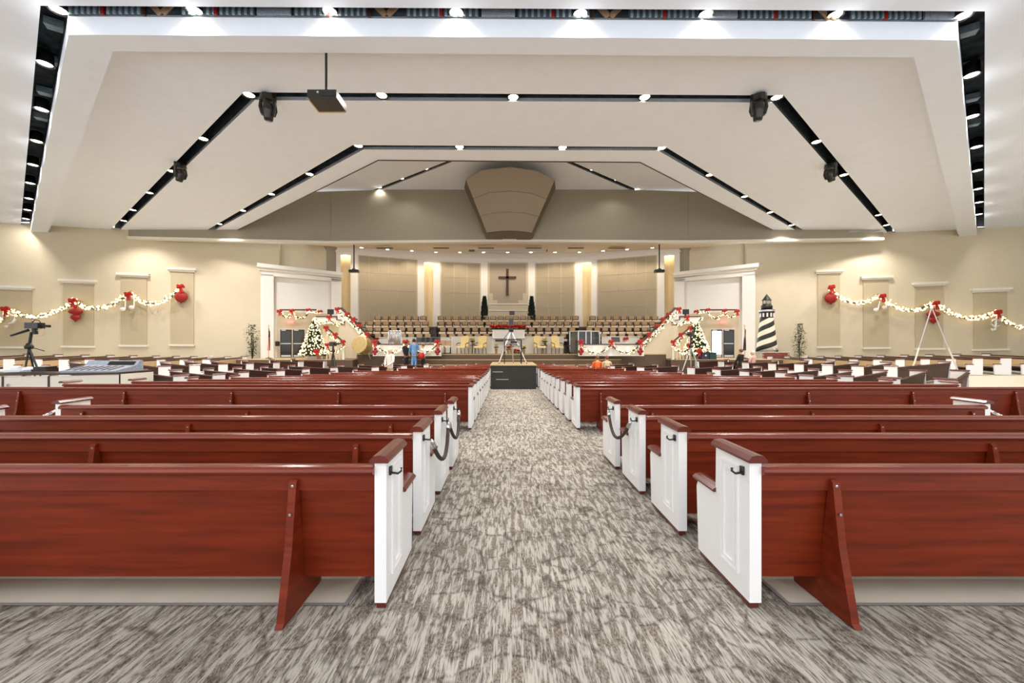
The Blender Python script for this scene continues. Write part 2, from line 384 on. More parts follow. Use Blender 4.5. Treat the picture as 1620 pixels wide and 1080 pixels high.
acoustic(-1,271,307,426.5,428.5,544,544.5); acoustic(-1,192,233,435,437,545,545.5); acoustic(-1,101,149,445,447,546.5,547); acoustic(-1,-12,51,455,457,548,548)
acoustic(1,1293,1328,431,430,547.5,547); acoustic(1,1365,1405,441,439.5,549,548.5); acoustic(1,1447,1491,451,449,550.5,550); acoustic(1,1539,1592,460.5,458.5,552,551)
# ---- the hall's outer side walls
for nm,x,y in (('wall_outer_left',-41,23.6),('wall_outer_right',41,25)): struct(nm, G().box((x-.15,-3,-.6),(x+.15,y+.6,ZC)), 'wall', 'cream outer side wall of the hall')
# ---- platform and steps
SZ = .93
def arcpts(y0, bow, x0=-9.2, x1=9.9, n=14):
    return [Vector((x0+(x1-x0)*i/n, y0+bow*((2*i/n-1)**2), 0)) for i in range(n+1)]
st = None
for k,(yy,z) in enumerate(((23.55,SZ),(23.15,.62),(22.78,.31),(22.42,.0))):
    p = arcpts(yy, .9, -9.6, 10.3) if k == 0 else arcpts(yy, .45, -6.3-.15*k, 7.0+.15*k); n = len(p)
    top = [Vector((v.x,v.y,z)) for v in p]+[Vector((p[-1].x,31.5,z)),Vector((p[0].x,31.5,z))]
    if k == 0:
        g = G().slab(top,(0,0,-1.4)); st = struct('floor_platform', g, 'stepriser', 'raised platform with carpeted steps'); root = st
    else: part('step', G().slab([v if v.y < 30 else Vector((v.x,24.6,v.z)) for v in top],(0,0,-.30)), 'stepriser', st)
    rim = G()
    for i in range(n-1):
        a,b = top[i],top[i+1]; rim.slab([a+Vector((0,-.02,.008)),b+Vector((0,-.02,.008)),b+Vector((0,.3,.008)),a+Vector((0,.3,.008))],(0,0,-.04))
    part('tread', rim, 'stagecarpet', st)
part('platform_carpet', G().slab([Vector((-9.4,24.6,SZ+.012)),Vector((10.1,24.6,SZ+.012)),Vector((10.1,31,SZ+.012)),Vector((-9.4,31,SZ+.012))],(0,0,-.01)), 'stagecarpet', st)
for s,(x0,x1) in ((-1,(-16.9,-9.6)),(1,(10.3,17.3))):
    part('side_landing', G().box((x0,23.7,-.6),(x1,29.5,.585)), 'stepriser', st); part('landing_carpet', G().box((x0,23.7,.585),(x1,29.5,.60)), 'stagecarpet', st)
# choir risers
for k,(y0,y1,z) in enumerate(((26.0,26.95,1.40),(26.95,27.85,1.93),(27.85,28.75,2.42),(28.75,32,2.90))):
    part('choir_riser', G().box((-10.6+.2*k,y0,.9),(11.2-.2*k,y1,z)), 'brown', st)
for px in (681,925):
    for k in range(6):
        c = P(px,0,26.2+.42*k); part('choir_step', G().box((c.x-.45,26.0+.45*k,1.0),(c.x+.45,26.5+.45*k,1.62+.25*k)), 'chairwood', st)
# ---- choir alcove walls
def facet(px,d): return ((px-CX)*d/FPX, d)
W = [facet(522,29.4),facet(690,32.4),facet(762,33.0),facet(846,33.0),facet(916,32.4),facet(1084,29.4)]
CZT = [384,400,402.5,402.5,400,384]
ZT = 9.4
def fp(i,px,off=0):
    A,B = W[i],W[i+1]; y = lxy(px,A,B); v = Vector(((px-CX)*y/FPX,y,0))
    d = Vector((B[0]-A[0],B[1]-A[1],0)).normalized(); n = Vector((-d.y,d.x,0)); return v-n*off, n
def fz(v, py): return CAMZ-(py-HY)*v.y/FPX
wc = None
def wseg(i, x0, x1, z0=2.5, z1=ZT, off=0, th=.25, m='white', name='wall_pier', parent=None):
    a,n = fp(i,x0,off); b,_ = fp(i,x1,off); g = G().slab([Vector((a.x,a.y,z0)),Vector((b.x,b.y,z0)),Vector((b.x,b.y,z1)),Vector((a.x,a.y,z1))], n*th)
    return g
wc = struct('wall_choir', wseg(2,762,846), 'white', 'white choir alcove wall with pilasters and fabric panels')
def zpx(i,px,py): v,_ = fp(i,px); return fz(v,py)
def piers(i, cuts): 
    for a,b in cuts: part('wall_pier', wseg(i,a,b), 'white', wc)
piers(0,[(522,539),(554.5,671),(685.5,690)]); piers(4,[(916,921.5),(935.5,1051),(1066.5,1084)])
def only_niche(i,nxa,nxb,ytop):
    zt_ = zpx(i,(nxa+nxb)/2,ytop); part('niche_head', wseg(i,nxa,nxb,zt_), 'white', wc)
    a,n = fp(i,nxa); b,_ = fp(i,nxb); g = G(); m = 8; r=(b-a).length/2; c=(a+b)/2; t=(b-a).normalized()
    pts = [c-t*r*math.cos(PI*k/m)+n*(r*1.3*math.sin(PI*k/m)+.02) for k in range(m+1)]
    for k in range(m):
        p,q = pts[k],pts[k+1]; g.quad(Vector((p.x,p.y,2.5)),Vector((q.x,q.y,2.5)),Vector((q.x,q.y,zt_+.3)),Vector((p.x,p.y,zt_+.3)))
    g.quad(*[Vector((p.x,p.y,zt_+.3)) for p in pts])
    ni = part('niche', g, 'niche', wc); l = bpy.data.lights.new('niche_lamp','POINT'); l.energy = DOWN_W*.3; l.color=(1,.8,.52); l.shadow_soft_size=.08
    lo = bpy.data.objects.new('niche_lamp_light', l); COL.objects.link(lo); lo.parent = ni; lo.location = (c.x+n.x*.15,c.y+n.y*.15,zt_+.02)
for a in ((0,671,685.5,415),(4,921.5,935.5,415),(0,539,554.5,403),(4,1051,1066.5,404)): only_niche(*a)
piers(1,[(690,762)]); piers(3,[(846,916)])
# entablature
for i in range(5):
    for (z0,z1,off) in ((ZT-.32,ZT+.05,.16),(ZT-.62,ZT-.32,.07)):
        a,n = fp(i,[522,690,762,846,916,1084][i],off); b,_ = fp(i,[522,690,762,846,916,1084][i+1],off)
        part('entablature', G().slab([Vector((a.x,a.y,z0)),Vector((b.x,b.y,z0)),Vector((b.x,b.y,z1)),Vector((a.x,a.y,z1))], n*off), 'white', wc)
def fabric(i, x0, x1, y0, y1, cols, rows, m='choirfab'):
    bk,n = fp(i,x0,.02); z1 = zpx(i,(x0+x1)/2,y0); z0 = zpx(i,(x0+x1)/2,y1)
    fr = part('panel_frame', wseg(i,x0-1.5,x1+1.5,z0-.05,z1+.05,.03,.03,'trimw'), 'panelline', wc)
    A,_ = fp(i,x0,.05); B,_ = fp(i,x1,.05)
    for c in range(cols):
        for r in range(rows):
            p = A.lerp(B,(c+.03)/cols); q = A.lerp(B,(c+.97)/cols); za = z0+(z1-z0)*(r+.015)/rows; zb = z0+(z1-z0)*(r+.985)/rows
            part('fabric_tile', G().slab([Vector((p.x,p.y,za)),Vector((q.x,q.y,za)),Vector((q.x,q.y,zb)),Vector((p.x,p.y,zb))], n*.04), m, fr)
fabric(0,568,659,408,512,6,4); fabric(4,946,1038,408,512,6,4); fabric(1,698,759,416,512,3,4); fabric(3,848,908,416,512,3,4)
fabric(2,773,834,416,488,1,1,'choirgrey')
a,n = fp(2,773,.09)
q = lambda px,py: Vector((fp(2,px,.09)[0].x, fp(2,px,.09)[0].y, zpx(2,px,py)))
scr = part('stepped_screen', G().slab([q(773,512),q(835,512),q(835,464),q(827,464),q(827,475),q(820,475),q(820,480),q(787,480),q(787,475),q(780,475),q(780,464),q(773,464)], n*.06), 'panelline', wc)
for y in (481,491,501): part('screen_rail', G().slab([q(773,y+.7)-n*.03,q(835,y+.7)-n*.03,q(835,y-.7)-n*.03,q(773,y-.7)-n*.03], n*.03), 'trimw', scr)
# choir ceiling
cc = part('choir_ceiling', G().slab([Vector((-16.5,YF+.3,8.72)),Vector((17,YF+.3,8.72)),Vector((15.5,30,ZT+.02)),Vector((8,33.4,ZT+.06)),Vector((-7,33.4,ZT+.06)),Vector((-15,30,ZT+.02))],(0,0,.1)), 'choirceil', ceil)
def chz(y): return 8.72+(y-YF-.3)*(ZT+.04-8.72)/(33.4-YF-.3)-.0
# ---- portals with the side doors
def portal(s, pts, name, lab):
    (xa,da),(xb,db) = pts
    A,B = facet(xa,da),facet(xb,db)
    def q(px,py,off=0):
        y = lxy(px,A,B); v = P(px,py,y); d = Vector((B[0]-A[0],B[1]-A[1],0)).normalized(); n = Vector((-d.y,d.x,0)); n = n if n.y > 0 else -n
        return v-n*off, n
    _,n = q(xa,400)
    def plate(x0,x1,y0a,y0b,y1a,y1b,off,th): return G().slab([q(x0,y1a,off)[0],q(x1,y1b,off)[0],q(x1,y0b,off)[0],q(x0,y0a,off)[0]], n*th)
    return q, plate, n
def mk_portal(s):
    mx = (lambda x: x) if s < 0 else (lambda x: 1607-x)
    q,plate,n = portal(s, ((mx(405),26.2),(mx(540),29.0)), '', '')
    X = lambda a,b: (mx(a),mx(b))
    w_ = struct('wall_portal_left' if s < 0 else 'wall_portal_right', plate(*X(412,541),420,434,570,570,-.25,.3), 'white', 'white panelled portal wall with cornice beside the platform')
    part('pilaster', plate(*X(414,433),433,435,570,570,.12,.37), 'white', w_); part('pilaster', plate(*X(524,540),440,442,570,570,.12,.37), 'white', w_)
    part('architrave', plate(*X(414,540),427,441,435.5,446,.12,.37), 'white', w_)
    part('cornice', plate(*X(407,541),417,432,423,436.5,.38,.6), 'white', w_); part('cornice', plate(*X(410,541),423,436.5,427.5,440,.24,.45), 'trimw', w_)
    part('panel_moulding', plate(*X(436,521),436.5,445,438,446.5,-.2,.05), 'trimw', w_); part('panel_moulding', plate(*X(435,437),437,437,490,490,-.2,.05), 'trimw', w_); part('panel_moulding', plate(*X(520,523),446,446,490,490,-.2,.05), 'trimw', w_)
    part('door_surround', plate(*X(438,523),492,496,570,570,-.22,.06), 'wall', w_)
    # upper wall with its rounded end above the portal
    yb = 29.3
    x0,x1 = sorted((P(mx(400),0,yb).x,P(mx(521),0,yb).x))
    part('upper_wall', G().box((x0,yb,6.2),(x1,yb+.3,ZC)), 'wall', w_)
    part('rounded_end', G().lathe((P(mx(521),0,yb).x,yb+.35,6.2),[(.42,0),(.42,2.6),(.6,3.0),(.62,3.4)],20), 'greywall', w_, smooth=True)
    return q,plate,n,w_,mx
PQ = {}
for s in (-1,1): PQ[s] = mk_portal(s)
# doors
def door(s, n_, lab):
    q,plate,n,w_,mx = PQ[s]
    X = (lambda a,b:(a,b)) if s < 0 else (lambda a,b:(a,b))
    x0,x1 = (442,483) if s < 0 else (1124,1163)
    y0,y1 = 519.5, 565.5
    d = struct('door_%d' % n_, plate(x0,x1,y0,y0,y1,y1,-.2,.05), 'trimw', lab)
    xm = (x0+x1)/2
    for k,(a,b) in enumerate(((x0+1.2,xm-.9),(xm+.9,x1-1.2))):
        openleaf = s > 0 and k == 0
        lf = part('door_leaf', plate(a,b,y0+1.5,y0+1.5,y1-.5,y1-.5,-.16,.05), 'chairwood' if not openleaf else 'navy', d)
        part('door_glass', plate(a+1.5,b-1.5,y0+4,y0+4,y1-5,y1-5,-.13,.02), 'daylight' if openleaf else 'doorglass', lf)
        part('push_bar', plate(a+1,b-1,542.6,542.6,544,544,-.08,.05), 'aluminium', lf)
        part('kick_plate', plate(a+1.5,b-1.5,y1-4,y1-4,y1-1,y1-1,-.12,.02), 'aluminium', lf)
        part('door_closer', plate(a+2,a+9,y0+2,y0+2,y0+3.4,y0+3.4,-.1,.05), 'aluminium', lf)
    return d
door(-1, 1, 'closed dark double doors in the left portal')
door(1, 2, 'double doors in the right portal with daylight behind one leaf')
# ================================================================ LAMPS
def spot(parent, loc, watts, ang=2.3, tilt=(0,0,0), name='lamp_light', size=.12, color=(1,.95,.89)):
    l = bpy.data.lights.new(name,'SPOT'); l.energy = watts; l.spot_size = ang; l.spot_blend = .6; l.color = color; l.shadow_soft_size = size
    o = bpy.data.objects.new(name, l); COL.objects.link(o); o.parent = parent; o.location = loc; o.rotation_euler = tilt; return o
can = G().lathe((0,0,0),[(.1,.42),(.17,.38),(.19,.05),(.21,0),(.18,0),(.16,.05)],14).mesh('lamp_housing','blacksheen',True)
lens = G().lathe((0,0,.015),[(.02,.03),(.15,.03),(.155,.012),(.02,0)],14).mesh('lamp_lens','lamp',True)
def slot_lamp(px, py, Z, label, group, watts=LAMP_W, dz=.02, tilt=(0,0,0)):
    p = PZ(px,py,Z); t = thing('ceiling_spotlight', label, 'spotlight', (p.x,p.y,Z+dz), group)
    link('lamp_housing', can, t, True); link('lamp_lens', lens, t, True); spot(t,(0,0,-.05),watts,tilt=tilt); return t
SIDES = {'c':'back run','l':'left run','r':'right run'}
def run(slotname, side, pts, Z):
    for k,(x,y) in enumerate(pts):
        if side == 'c': lab = '%s lamp from left in the back run of the %s ceiling slot' % (ORD[k], slotname)
        else: lab = '%s lamp from the camera in the %s run of the %s ceiling slot' % (ORD[k], {'l':'left','r':'right'}[side], slotname)
        t_ = slot_lamp(x,y,Z,lab,'lamps of the %s ceiling slot' % slotname, 55 if slotname=='platform' else (LAMP_W*.3 if slotname=='outermost' else LAMP_W), tilt=(0,{'c':0,'l':.5,'r':-.5}[side] if slotname=='outermost' else 0,0))
run('outermost','c',[(92,18),(308,20),(522,22),(722,24),(918,26),(1116,27),(1320,28),(1523,28)],ZC+.05)
run('outermost','l',[(71,103),(66,175),(58,225),(52,262),(48,291),(46,315),(43.5,333),(41,347)],ZC+.05)
run('outermost','r',[(1537,121),(1538,186),(1545,234),(1546,271),(1547,300),(1549,321),(1548,340)],ZC+.05)
run('middle','c',[(394,152),(604,153),(812,156),(1020,156),(1229,156)],ZC)
run('middle','l',[(321,221),(272,272),(236,306),(210,333),(196,350)],ZC)
run('middle','r',[(1292,226),(1335,278),(1390,341),(1402,357)],ZC)
run('inner','c',[(567,232),(727,234),(890,235),(1047,235.5)],ZC)
run('inner','l',[(490,277),(429,308),(384,334),(347,355)],ZC)
run('inner','r',[(1123,278),(1178,312),(1218,337),(1252,357)],ZC)
run('platform','l',[(673,267.5),(635,283),(600,297)],ZU)
run('platform','r',[(938,269),(976,285),(1008,300)],ZU)
# recessed downlights in the choir ceiling
dl = G().lathe((0,0,0),[(.02,.02),(.13,.02),(.15,0),(.16,-.02),(.13,-.02),(.12,-.005),(.02,-.005)],14).mesh('ring','white',True)
dd = G().lathe((0,0,-.012),[(.02,0),(.12,0),(.12,.004),(.02,.004)],14).mesh('diffuser','downlamp',True)
for k,(px,py) in enumerate([(572,389.5),(613,393),(651.5,396.5),(689.5,399.5),(727.5,400.5),(765,400.7),(803,400.9),(840,400.9),(878,401),(916.5,400.8),(954,397.5),(992,394),(1032,390)]):
    dist = abs(px-803); d = 31.4-(max(0,dist-110)/120)*2.6
    p = P(px,py,d); z = chz(p.y)-.02
    t = thing('recessed_downlight','%s recessed downlight from left in the choir ceiling' % ORD[k],'downlight',(p.x,p.y,z),'choir ceiling downlights')
    link('ring', dl, t, True); link('diffuser', dd, t, True); spot(t,(0,0,-.06),DOWN_W*1.5,2.4,color=(1,.84,.62))
for k,(x0,x1,y) in enumerate([(595,622,383.5),(685,711,391),(756,782,391.5),(831,857,392),(898,924,391.5),(962,989,387)]):
    d = 28.9; a,b = P(x0,y,d),P(x1,y,d); z = chz(d)-.02
    t = thing('ceiling_vent','%s slotted vent from left in the choir ceiling' % ORD[k],'vent',((a.x+b.x)/2,d,z),'choir ceiling vents')
    part('vent_frame', G().box((a.x,d-.16,z-.02),(b.x,d+.16,z+.01)), 'panelfab', t)
    for q in range(3): part('slat', G().box((a.x+.05,d-.12+q*.1,z-.035),(b.x-.05,d-.07+q*.1,z-.02)), 'speakerdark', t)
a,b = P(751,396.3,29.6),P(864,396.3,29.6); z = chz(29.6)-.08
t = thing('projection_screen','long white retracted projection screen case below the choir ceiling','screen case',((a.x+b.x)/2,29.6,z))
part('case', G().box((a.x,29.5,z-.13),(b.x,29.72,z)), 'aluminium', t)
for x in (a.x,b.x): part('end_cap', G().box((x-.45 if x<0 else x,29.5,z-.11),(x if x<0 else x+.1,29.7,z)), 'speakerdark', t)
# ================================================================ PEWS
def endpanel(x0,x1):
    return G().ext([(0,.035),(.0,.87),(.36,.87),(.365,.60),(.37,.555),(.60,.555),(.625,.5),(.60,.035)][::-1],x0,x1)
def caps(x0,x1,k):
    c = G(); e=.018
    for (ya,yb,za,zb) in (((-.025,.385,.868,.915),(.36,.645,.553,.592))[k],):
        xm=(x0+x1)/2
        sec = [(x0-e,za),(x1+e,za),(x1+e+.004,za+.016),(x1,zb-.006),(xm,zb),(x0,zb-.006),(x0-e-.004,za+.016)]
        n=len(sec); c.add([(x,ya,z) for x,z in sec]+[(x,yb,z) for x,z in sec],[tuple(range(n)),tuple(range(2*n-1,n-1,-1))]+[(i,i+n,(i+1)%n+n,(i+1)%n) for i in range(n)])
    return c
def pew(p0, p1, label, group, fins=(), near=False, wood='cherry', lend=True, rend=True, z=None, bracket=''):
    (xa,ya),(xb,yb) = p0,p1; L = math.hypot(xb-xa,yb-ya); rz = math.atan2(yb-ya,xb-xa)
    za,zb = (zf(xa,ya),zf(xb,yb)) if z is None else (z,z)
    t = thing('pew', label, 'pew', (xa,ya,za+.008), group, rz); t.rotation_euler = (0,-math.atan2(zb-za,L),rz)
    K = dict(parent=t, local=True)
    T=.07; a,b = (T if lend else 0), (L-T if rend else L)
    part('backrest', G().ext([(.012,.80),(.04,.80),(.10,.15),(.07,.15)],a,b), wood, **K)
    part('top_board', G().ext([(.0,.70),(.0,.81),(.03,.81),(.045,.70)],a,b), wood, **K)
    part('top_rail', G().ext([(-.012,.795),(-.03,.805),(-.035,.818),(-.028,.833),(-.012,.843),(.01,.848),(.04,.848),(.06,.84),(.07,.825),(.066,.808),(.05,.795)],a,b), 'cherry_rail' if wood=='cherry' else wood, smooth=False, **K)
    part('seat', G().ext([(.13,.36),(.13,.40),(.56,.41),(.585,.39),(.57,.36)],a,b), wood, **K)
    part('seat_cushion', G().ext([(.14,.402),(.14,.45),(.5,.478),(.57,.465),(.58,.43),(.56,.412)],a,b), 'tanfab', **K)
    part('back_cushion', G().ext([(.05,.76),(.10,.75),(.15,.47),(.08,.47)],a,b), 'tanfab', **K)
    for on,x0,x1,s in ((lend,0,T,-1),(rend,L-T,L,1)):
        if not on: continue
        e = part('end_panel', endpanel(x0,x1), 'pewwhite', **K)
        part('cap', caps(x0,x1,0), 'cap', e, True); part('arm_cap', caps(x0,x1,1), 'cap', e, True)
        part('foot', G().box((x0+.008,.01,0),(x1-.008,.59,.036)), 'cap', e, True)
        if near:
            f = G(); xo = x0 if s<0 else x1
            for (y0,y1,z0,z1) in ((.10,.30,.80,.815),(.10,.30,.145,.16),(.10,.115,.16,.80),(.285,.30,.16,.80),(.14,.26,.765,.775),(.14,.26,.185,.195),(.14,.15,.195,.765),(.25,.26,.195,.765)):
                f.box((min(xo,xo+s*.012),y0,z0),(max(xo,xo+s*.012),y1,z1))
            part('panel_moulding', f, 'pewwhite', e, True)
            if (bracket=='l' and s<0) or (bracket=='r' and s>0) or bracket=='b':
                h = G().obox((xo+s*.008,.06,.80),.012,.03,.05); h.tube([(xo+s*.01,.05,.79),(xo+s*.055,.05,.785),(xo+s*.075,.05,.80),(xo+s*.075,.05,.82)],.007,6)
                part('rope_bracket', h, 'blacksheen', e, True, smooth=True)
    for x in fins:
        if a+.03 < x < b-.03:
            f = part('support_fin', G().ext([(-.028,.755),(-.012,.77),(.0,.765),(.07,.17),(.29,.16),(.27,0.0),(-.17,.0),(-.15,.02),(-.07,.40)],x-.022,x+.022), wood, **K)
            if near:
                for zz,yy in ((.735,-.028),(.58,-.056)): part('bolt', G().lathe((x,yy,zz),[(.002,-.004),(.009,-.003),(.009,.003),(.002,.004)],8,Matrix.Rotation(PI/2,3,'X')), 'chrome', f, True)
    return t
XL, XR = -.71, 1.44
FL, FR = [-1.25,-3.43,-5.61,-7.8,-9.95], [1.93,4.05,6.17,8.3,10.4]
rear = [2.245,3.17,4.11,5.03]
rows = ['nearest row','second row from the camera','third row from the camera','fourth row from the camera']
for k,y in enumerate(rear):
    pew((-5.98,y),(XL,y),'cherry pew left of the aisle, %s' % rows[k],'rear centre pews',[f+5.98 for f in FL],True,bracket='r' if k!=3 else 'b')
    pew((XR,y),(6.42,y),'cherry pew right of the aisle, %s' % rows[k],'rear centre pews',[f-XR for f in FR],True,bracket='l' if k!=3 else 'b')
fy = [7.76+1.0*k for k in range(9)]+[17.3,18.1]
lx = [-11.2,-10.3,-9.7,-9.1,-8.6,-8.05,-7.45,-6.9,-6.4,-5.0,-4.45]
rx = [11.9,10.5,10.0,9.45,9.0,8.6,7.55,6.9,6.3,5.45,4.9]
for k,y in enumerate(fy):
    w_ = ORD[k]
    pew((lx[k],y),(XL,y),'long cherry pew left of the aisle, %s row of the front block' % w_,'front centre pews',[f-lx[k] for f in FL],k<2)
    pew((XR,y),(rx[k],y),'long cherry pew right of the aisle, %s row of the front block' % w_,'front centre pews',[f-XR for f in FR],k<2)
for k,(y,pl,pr) in enumerate(((18.9,680,935),(19.65,701,914),(20.37,720,895),(21.09,737,878),(21.81,752,861))):
    for s,px in ((-1,pl),(1,pr)):
        x = (px-CX)*y/FPX
        xi = -.71 if s<0 else 1.44
        a,b = ((x,y),(xi,y)) if s<0 else ((xi,y),(x,y))
        pew(a,b,'short pew by the platform steps, %s of the %s-hand wedge' % (ORD[k],'left' if s<0 else 'right'),'short pews by the platform',lend=s<0,rend=s>0)
def solve(px, py):                          # plan position of a pew cap seen at (px, py)
    d = 15.0
    for _ in range(40):
        x = (px-CX)*d/FPX; h = CAMZ-(zf(x,d)+.9); d = .5*d+.5*min(23,max(7.5,h*FPX/(py-HY)))
    return ((px-CX)*d/FPX, d)
BL = [((209,585),(275,594)),((267,585),(337,592)),((320,583),(378,588.5)),((367,581),(438,586)),((411,579.5),(479,583.5)),((455,577.5),(524,581))]
for k,(o,i) in enumerate(BL):
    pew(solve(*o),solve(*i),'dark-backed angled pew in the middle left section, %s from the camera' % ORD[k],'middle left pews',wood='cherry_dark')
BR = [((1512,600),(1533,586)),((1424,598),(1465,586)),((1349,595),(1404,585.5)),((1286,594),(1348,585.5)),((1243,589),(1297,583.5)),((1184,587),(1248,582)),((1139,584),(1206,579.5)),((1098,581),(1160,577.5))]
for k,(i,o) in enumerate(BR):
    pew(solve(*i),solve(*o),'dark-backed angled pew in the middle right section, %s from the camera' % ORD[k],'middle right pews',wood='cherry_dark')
for k,(po,do,pi_,di) in enumerate(((506,18.4,560,16.6),(533,19.4,589,17.7),(566,20.4,636,19.0),(604,21.3,672,20.2))):
    for s in (-1,1):
        if k==0: continue
        o_,i_ = (po,pi_) if s<0 else (1607-po,1607-pi_); O_,I_ = ((o_-CX)*do/FPX,do),((i_-CX)*di/FPX,di)
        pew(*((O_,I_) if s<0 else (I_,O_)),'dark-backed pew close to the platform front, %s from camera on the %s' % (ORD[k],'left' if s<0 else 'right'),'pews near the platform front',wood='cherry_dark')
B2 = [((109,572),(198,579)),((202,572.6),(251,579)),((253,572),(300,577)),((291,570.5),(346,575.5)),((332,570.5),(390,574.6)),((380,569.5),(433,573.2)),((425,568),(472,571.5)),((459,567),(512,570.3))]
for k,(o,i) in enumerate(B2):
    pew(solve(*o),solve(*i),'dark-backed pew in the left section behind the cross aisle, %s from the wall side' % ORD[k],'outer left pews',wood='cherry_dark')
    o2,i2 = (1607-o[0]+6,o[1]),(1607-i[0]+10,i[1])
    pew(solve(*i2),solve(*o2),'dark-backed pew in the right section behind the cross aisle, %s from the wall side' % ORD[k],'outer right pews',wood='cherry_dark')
AF = [382,355,327,302,274,242,206,169,129,86,38]; AN = [320,284,248,210,174,134,93,50,5,-40,-90]
for k,(f,n_) in enumerate(zip(AF,AN)):
    for s in (-1,1):
        ff,nn = (f,n_) if s<0 else (1607-f-2,1607-n_-2)
        A,B = (WLA,WLB) if s<0 else (WRA,WRB)
        d1 = lxy(ff,A,B)-2.6; d0 = d1-5.2
        F_ = ((ff-CX)*d1/FPX,d1); N_ = ((nn-CX)*d0/FPX,d0)
        lab = 'tan cushioned pew by the %s wall facing the platform, %s counted from the portal' % ('left' if s<0 else 'right', ORD[k])
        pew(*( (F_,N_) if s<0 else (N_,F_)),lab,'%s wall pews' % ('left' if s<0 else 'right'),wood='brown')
# velvet ropes
def vrope(s, k, lab):
    x = XL+.075 if s<0 else XR-.075; y0,y1 = rear[k]+.05,rear[k+1]+.05; z0,z1 = zf(x,y0)+.79,zf(x,y1)+.79
    path=[]; 
    for i in range(15):
        u=i/14; path.append(Vector((x-s*.03*math.sin(PI*u),y0+(y1-y0)*u,z0+(z1-z0)*u-.27*(1-(2*u-1)**2))))
    t = thing('velvet_rope',lab,'rope',path[0])
    part('rope', G().tube(path[1:-1],.019,10), 'rope', t, smooth=True)
    for a,b in ((path[0],path[1]),(path[-1],path[-2])): part('rope_end', G().tube([a,a.lerp(b,.5),b],[.012,.024,.024],10), 'chrome', t, smooth=True)
vrope(-1,1,'brown velvet rope between second and third pews left of aisle'); vrope(-1,2,'brown velvet rope between third and fourth pews left of aisle'); vrope(1,2,'brown velvet rope between third and fourth pews right of aisle')
def chain(x,y,dx,lab):
    z = zf(x,y)+.8; t = thing('chain',lab,'chain',(x,y,z)); 
    for i in range(14):
        u=i/13; part('link', G().obox((x+dx*u,y+.02,z-.28*math.sin(u*1.3)),.05,.018,.03,0,(i%2)*1.5,.6 if dx>0 else -.6), 'chrome', t)
chain(-6.03,5.1,-.75,'chrome barrier chain at the outer end of the fourth left pew'); chain(6.47,5.1,.75,'chrome barrier chain at the outer end of the fourth right pew')
# ================================================================ HANGING AND CEILING EQUIPMENT
t = thing('speaker_enclosure','large fan-shaped faceted grey speaker enclosure hung above the platform','speaker',P(806,378,26.3))
top = [P(737,284,23.4),P(764,269.5,22.4),P(808,265,22.0),P(850,271,22.4),P(877.5,285,23.4)]
bot = [P(770,368,26.2),P(788,366,26.0),P(806,365,25.9),P(824,366,26.0),P(841,368.5,26.2)]
for i in range(4):
    rows_ = 3
    for r in range(rows_):
        a,b = top[i].lerp(bot[i],r/rows_),top[i+1].lerp(bot[i+1],r/rows_); c,d_ = top[i+1].lerp(bot[i+1],(r+.985)/rows_),top[i].lerp(bot[i],(r+.985)/rows_)
        part('facet', G().slab([a,b,c,d_],(0,.12,.03)), 'speakerfab', t)
tb = [Vector((p.x*1.0,p.y+1.3,p.z-.05)) for p in top]; bb = [Vector((p.x,26.55,p.z-.42)) for p in bot]
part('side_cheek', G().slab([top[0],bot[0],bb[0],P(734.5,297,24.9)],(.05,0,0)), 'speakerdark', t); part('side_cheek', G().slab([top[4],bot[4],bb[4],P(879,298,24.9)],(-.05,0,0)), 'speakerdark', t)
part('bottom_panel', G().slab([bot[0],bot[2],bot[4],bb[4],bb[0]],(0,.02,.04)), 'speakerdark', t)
part('top_lid', G().slab(top+[tb[4],tb[0]],(0,0,.04)), 'speakerfab', t)
for lab,px in (('black hanging loudspeaker on a thin pole at the left of the platform',560),('black hanging loudspeaker on a thin pole at the right of the platform',1043)):
    d = 27.5; a = P(px,381,d); b = P(px,428,d); t = thing('hanging_speaker',lab,'speaker',b,'hanging loudspeakers')
    part('pole', G().tube([Vector((a.x,d,8.9)),b],.045,8), 'black', t); part('bracket', G().lathe(b+Vector((0,0,.08)),[(.1,-.05),(.16,0),(.06,.1)],10), 'blacksheen', t)
    part('speaker_bar', G().obox(b+Vector((0,0,-.04)),.66,.3,.2), 'blacksheen', t); part('grille', G().obox(b+Vector((0,-.16,-.04)),.56,.02,.12), 'black', t)
# projector
t = thing('projector','black projector on a ceiling pole, left of centre','projector',P(517,165,10.0))
a,b = P(515,85,10.35),P(516,150,10.0)
part('pole', G().tube([Vector((b.x,b.y,ZC+.1)),b],.03,10), 'black', t)
part('mount', G().obox(b+Vector((0,0,-.02)),.12,.12,.1), 'blacksheen', t)
c0 = P(518,160,10.0)
bd = part('body', G().obox(c0,.74,.62,.2), 'blacksheen', t)
part('side_vent', G().obox(c0+Vector((.15,-.315,-.02)),.3,.012,.1), 'black', bd); part('lens', G().lathe(c0+Vector((-.1,-.31,.03)),[(.02,-.01),(.035,-.005),(.03,.01)],10,Matrix.Rotation(PI/2,3,'X')), 'chrome', bd)
part('underside_trim', G().obox(c0+Vector((0,.3,-.103)),.74,.03,.02), 'yellowtag', bd); part('underside_trim', G().obox(c0+Vector((-.37,0,-.103)),.03,.6,.02), 'yellowtag', bd)
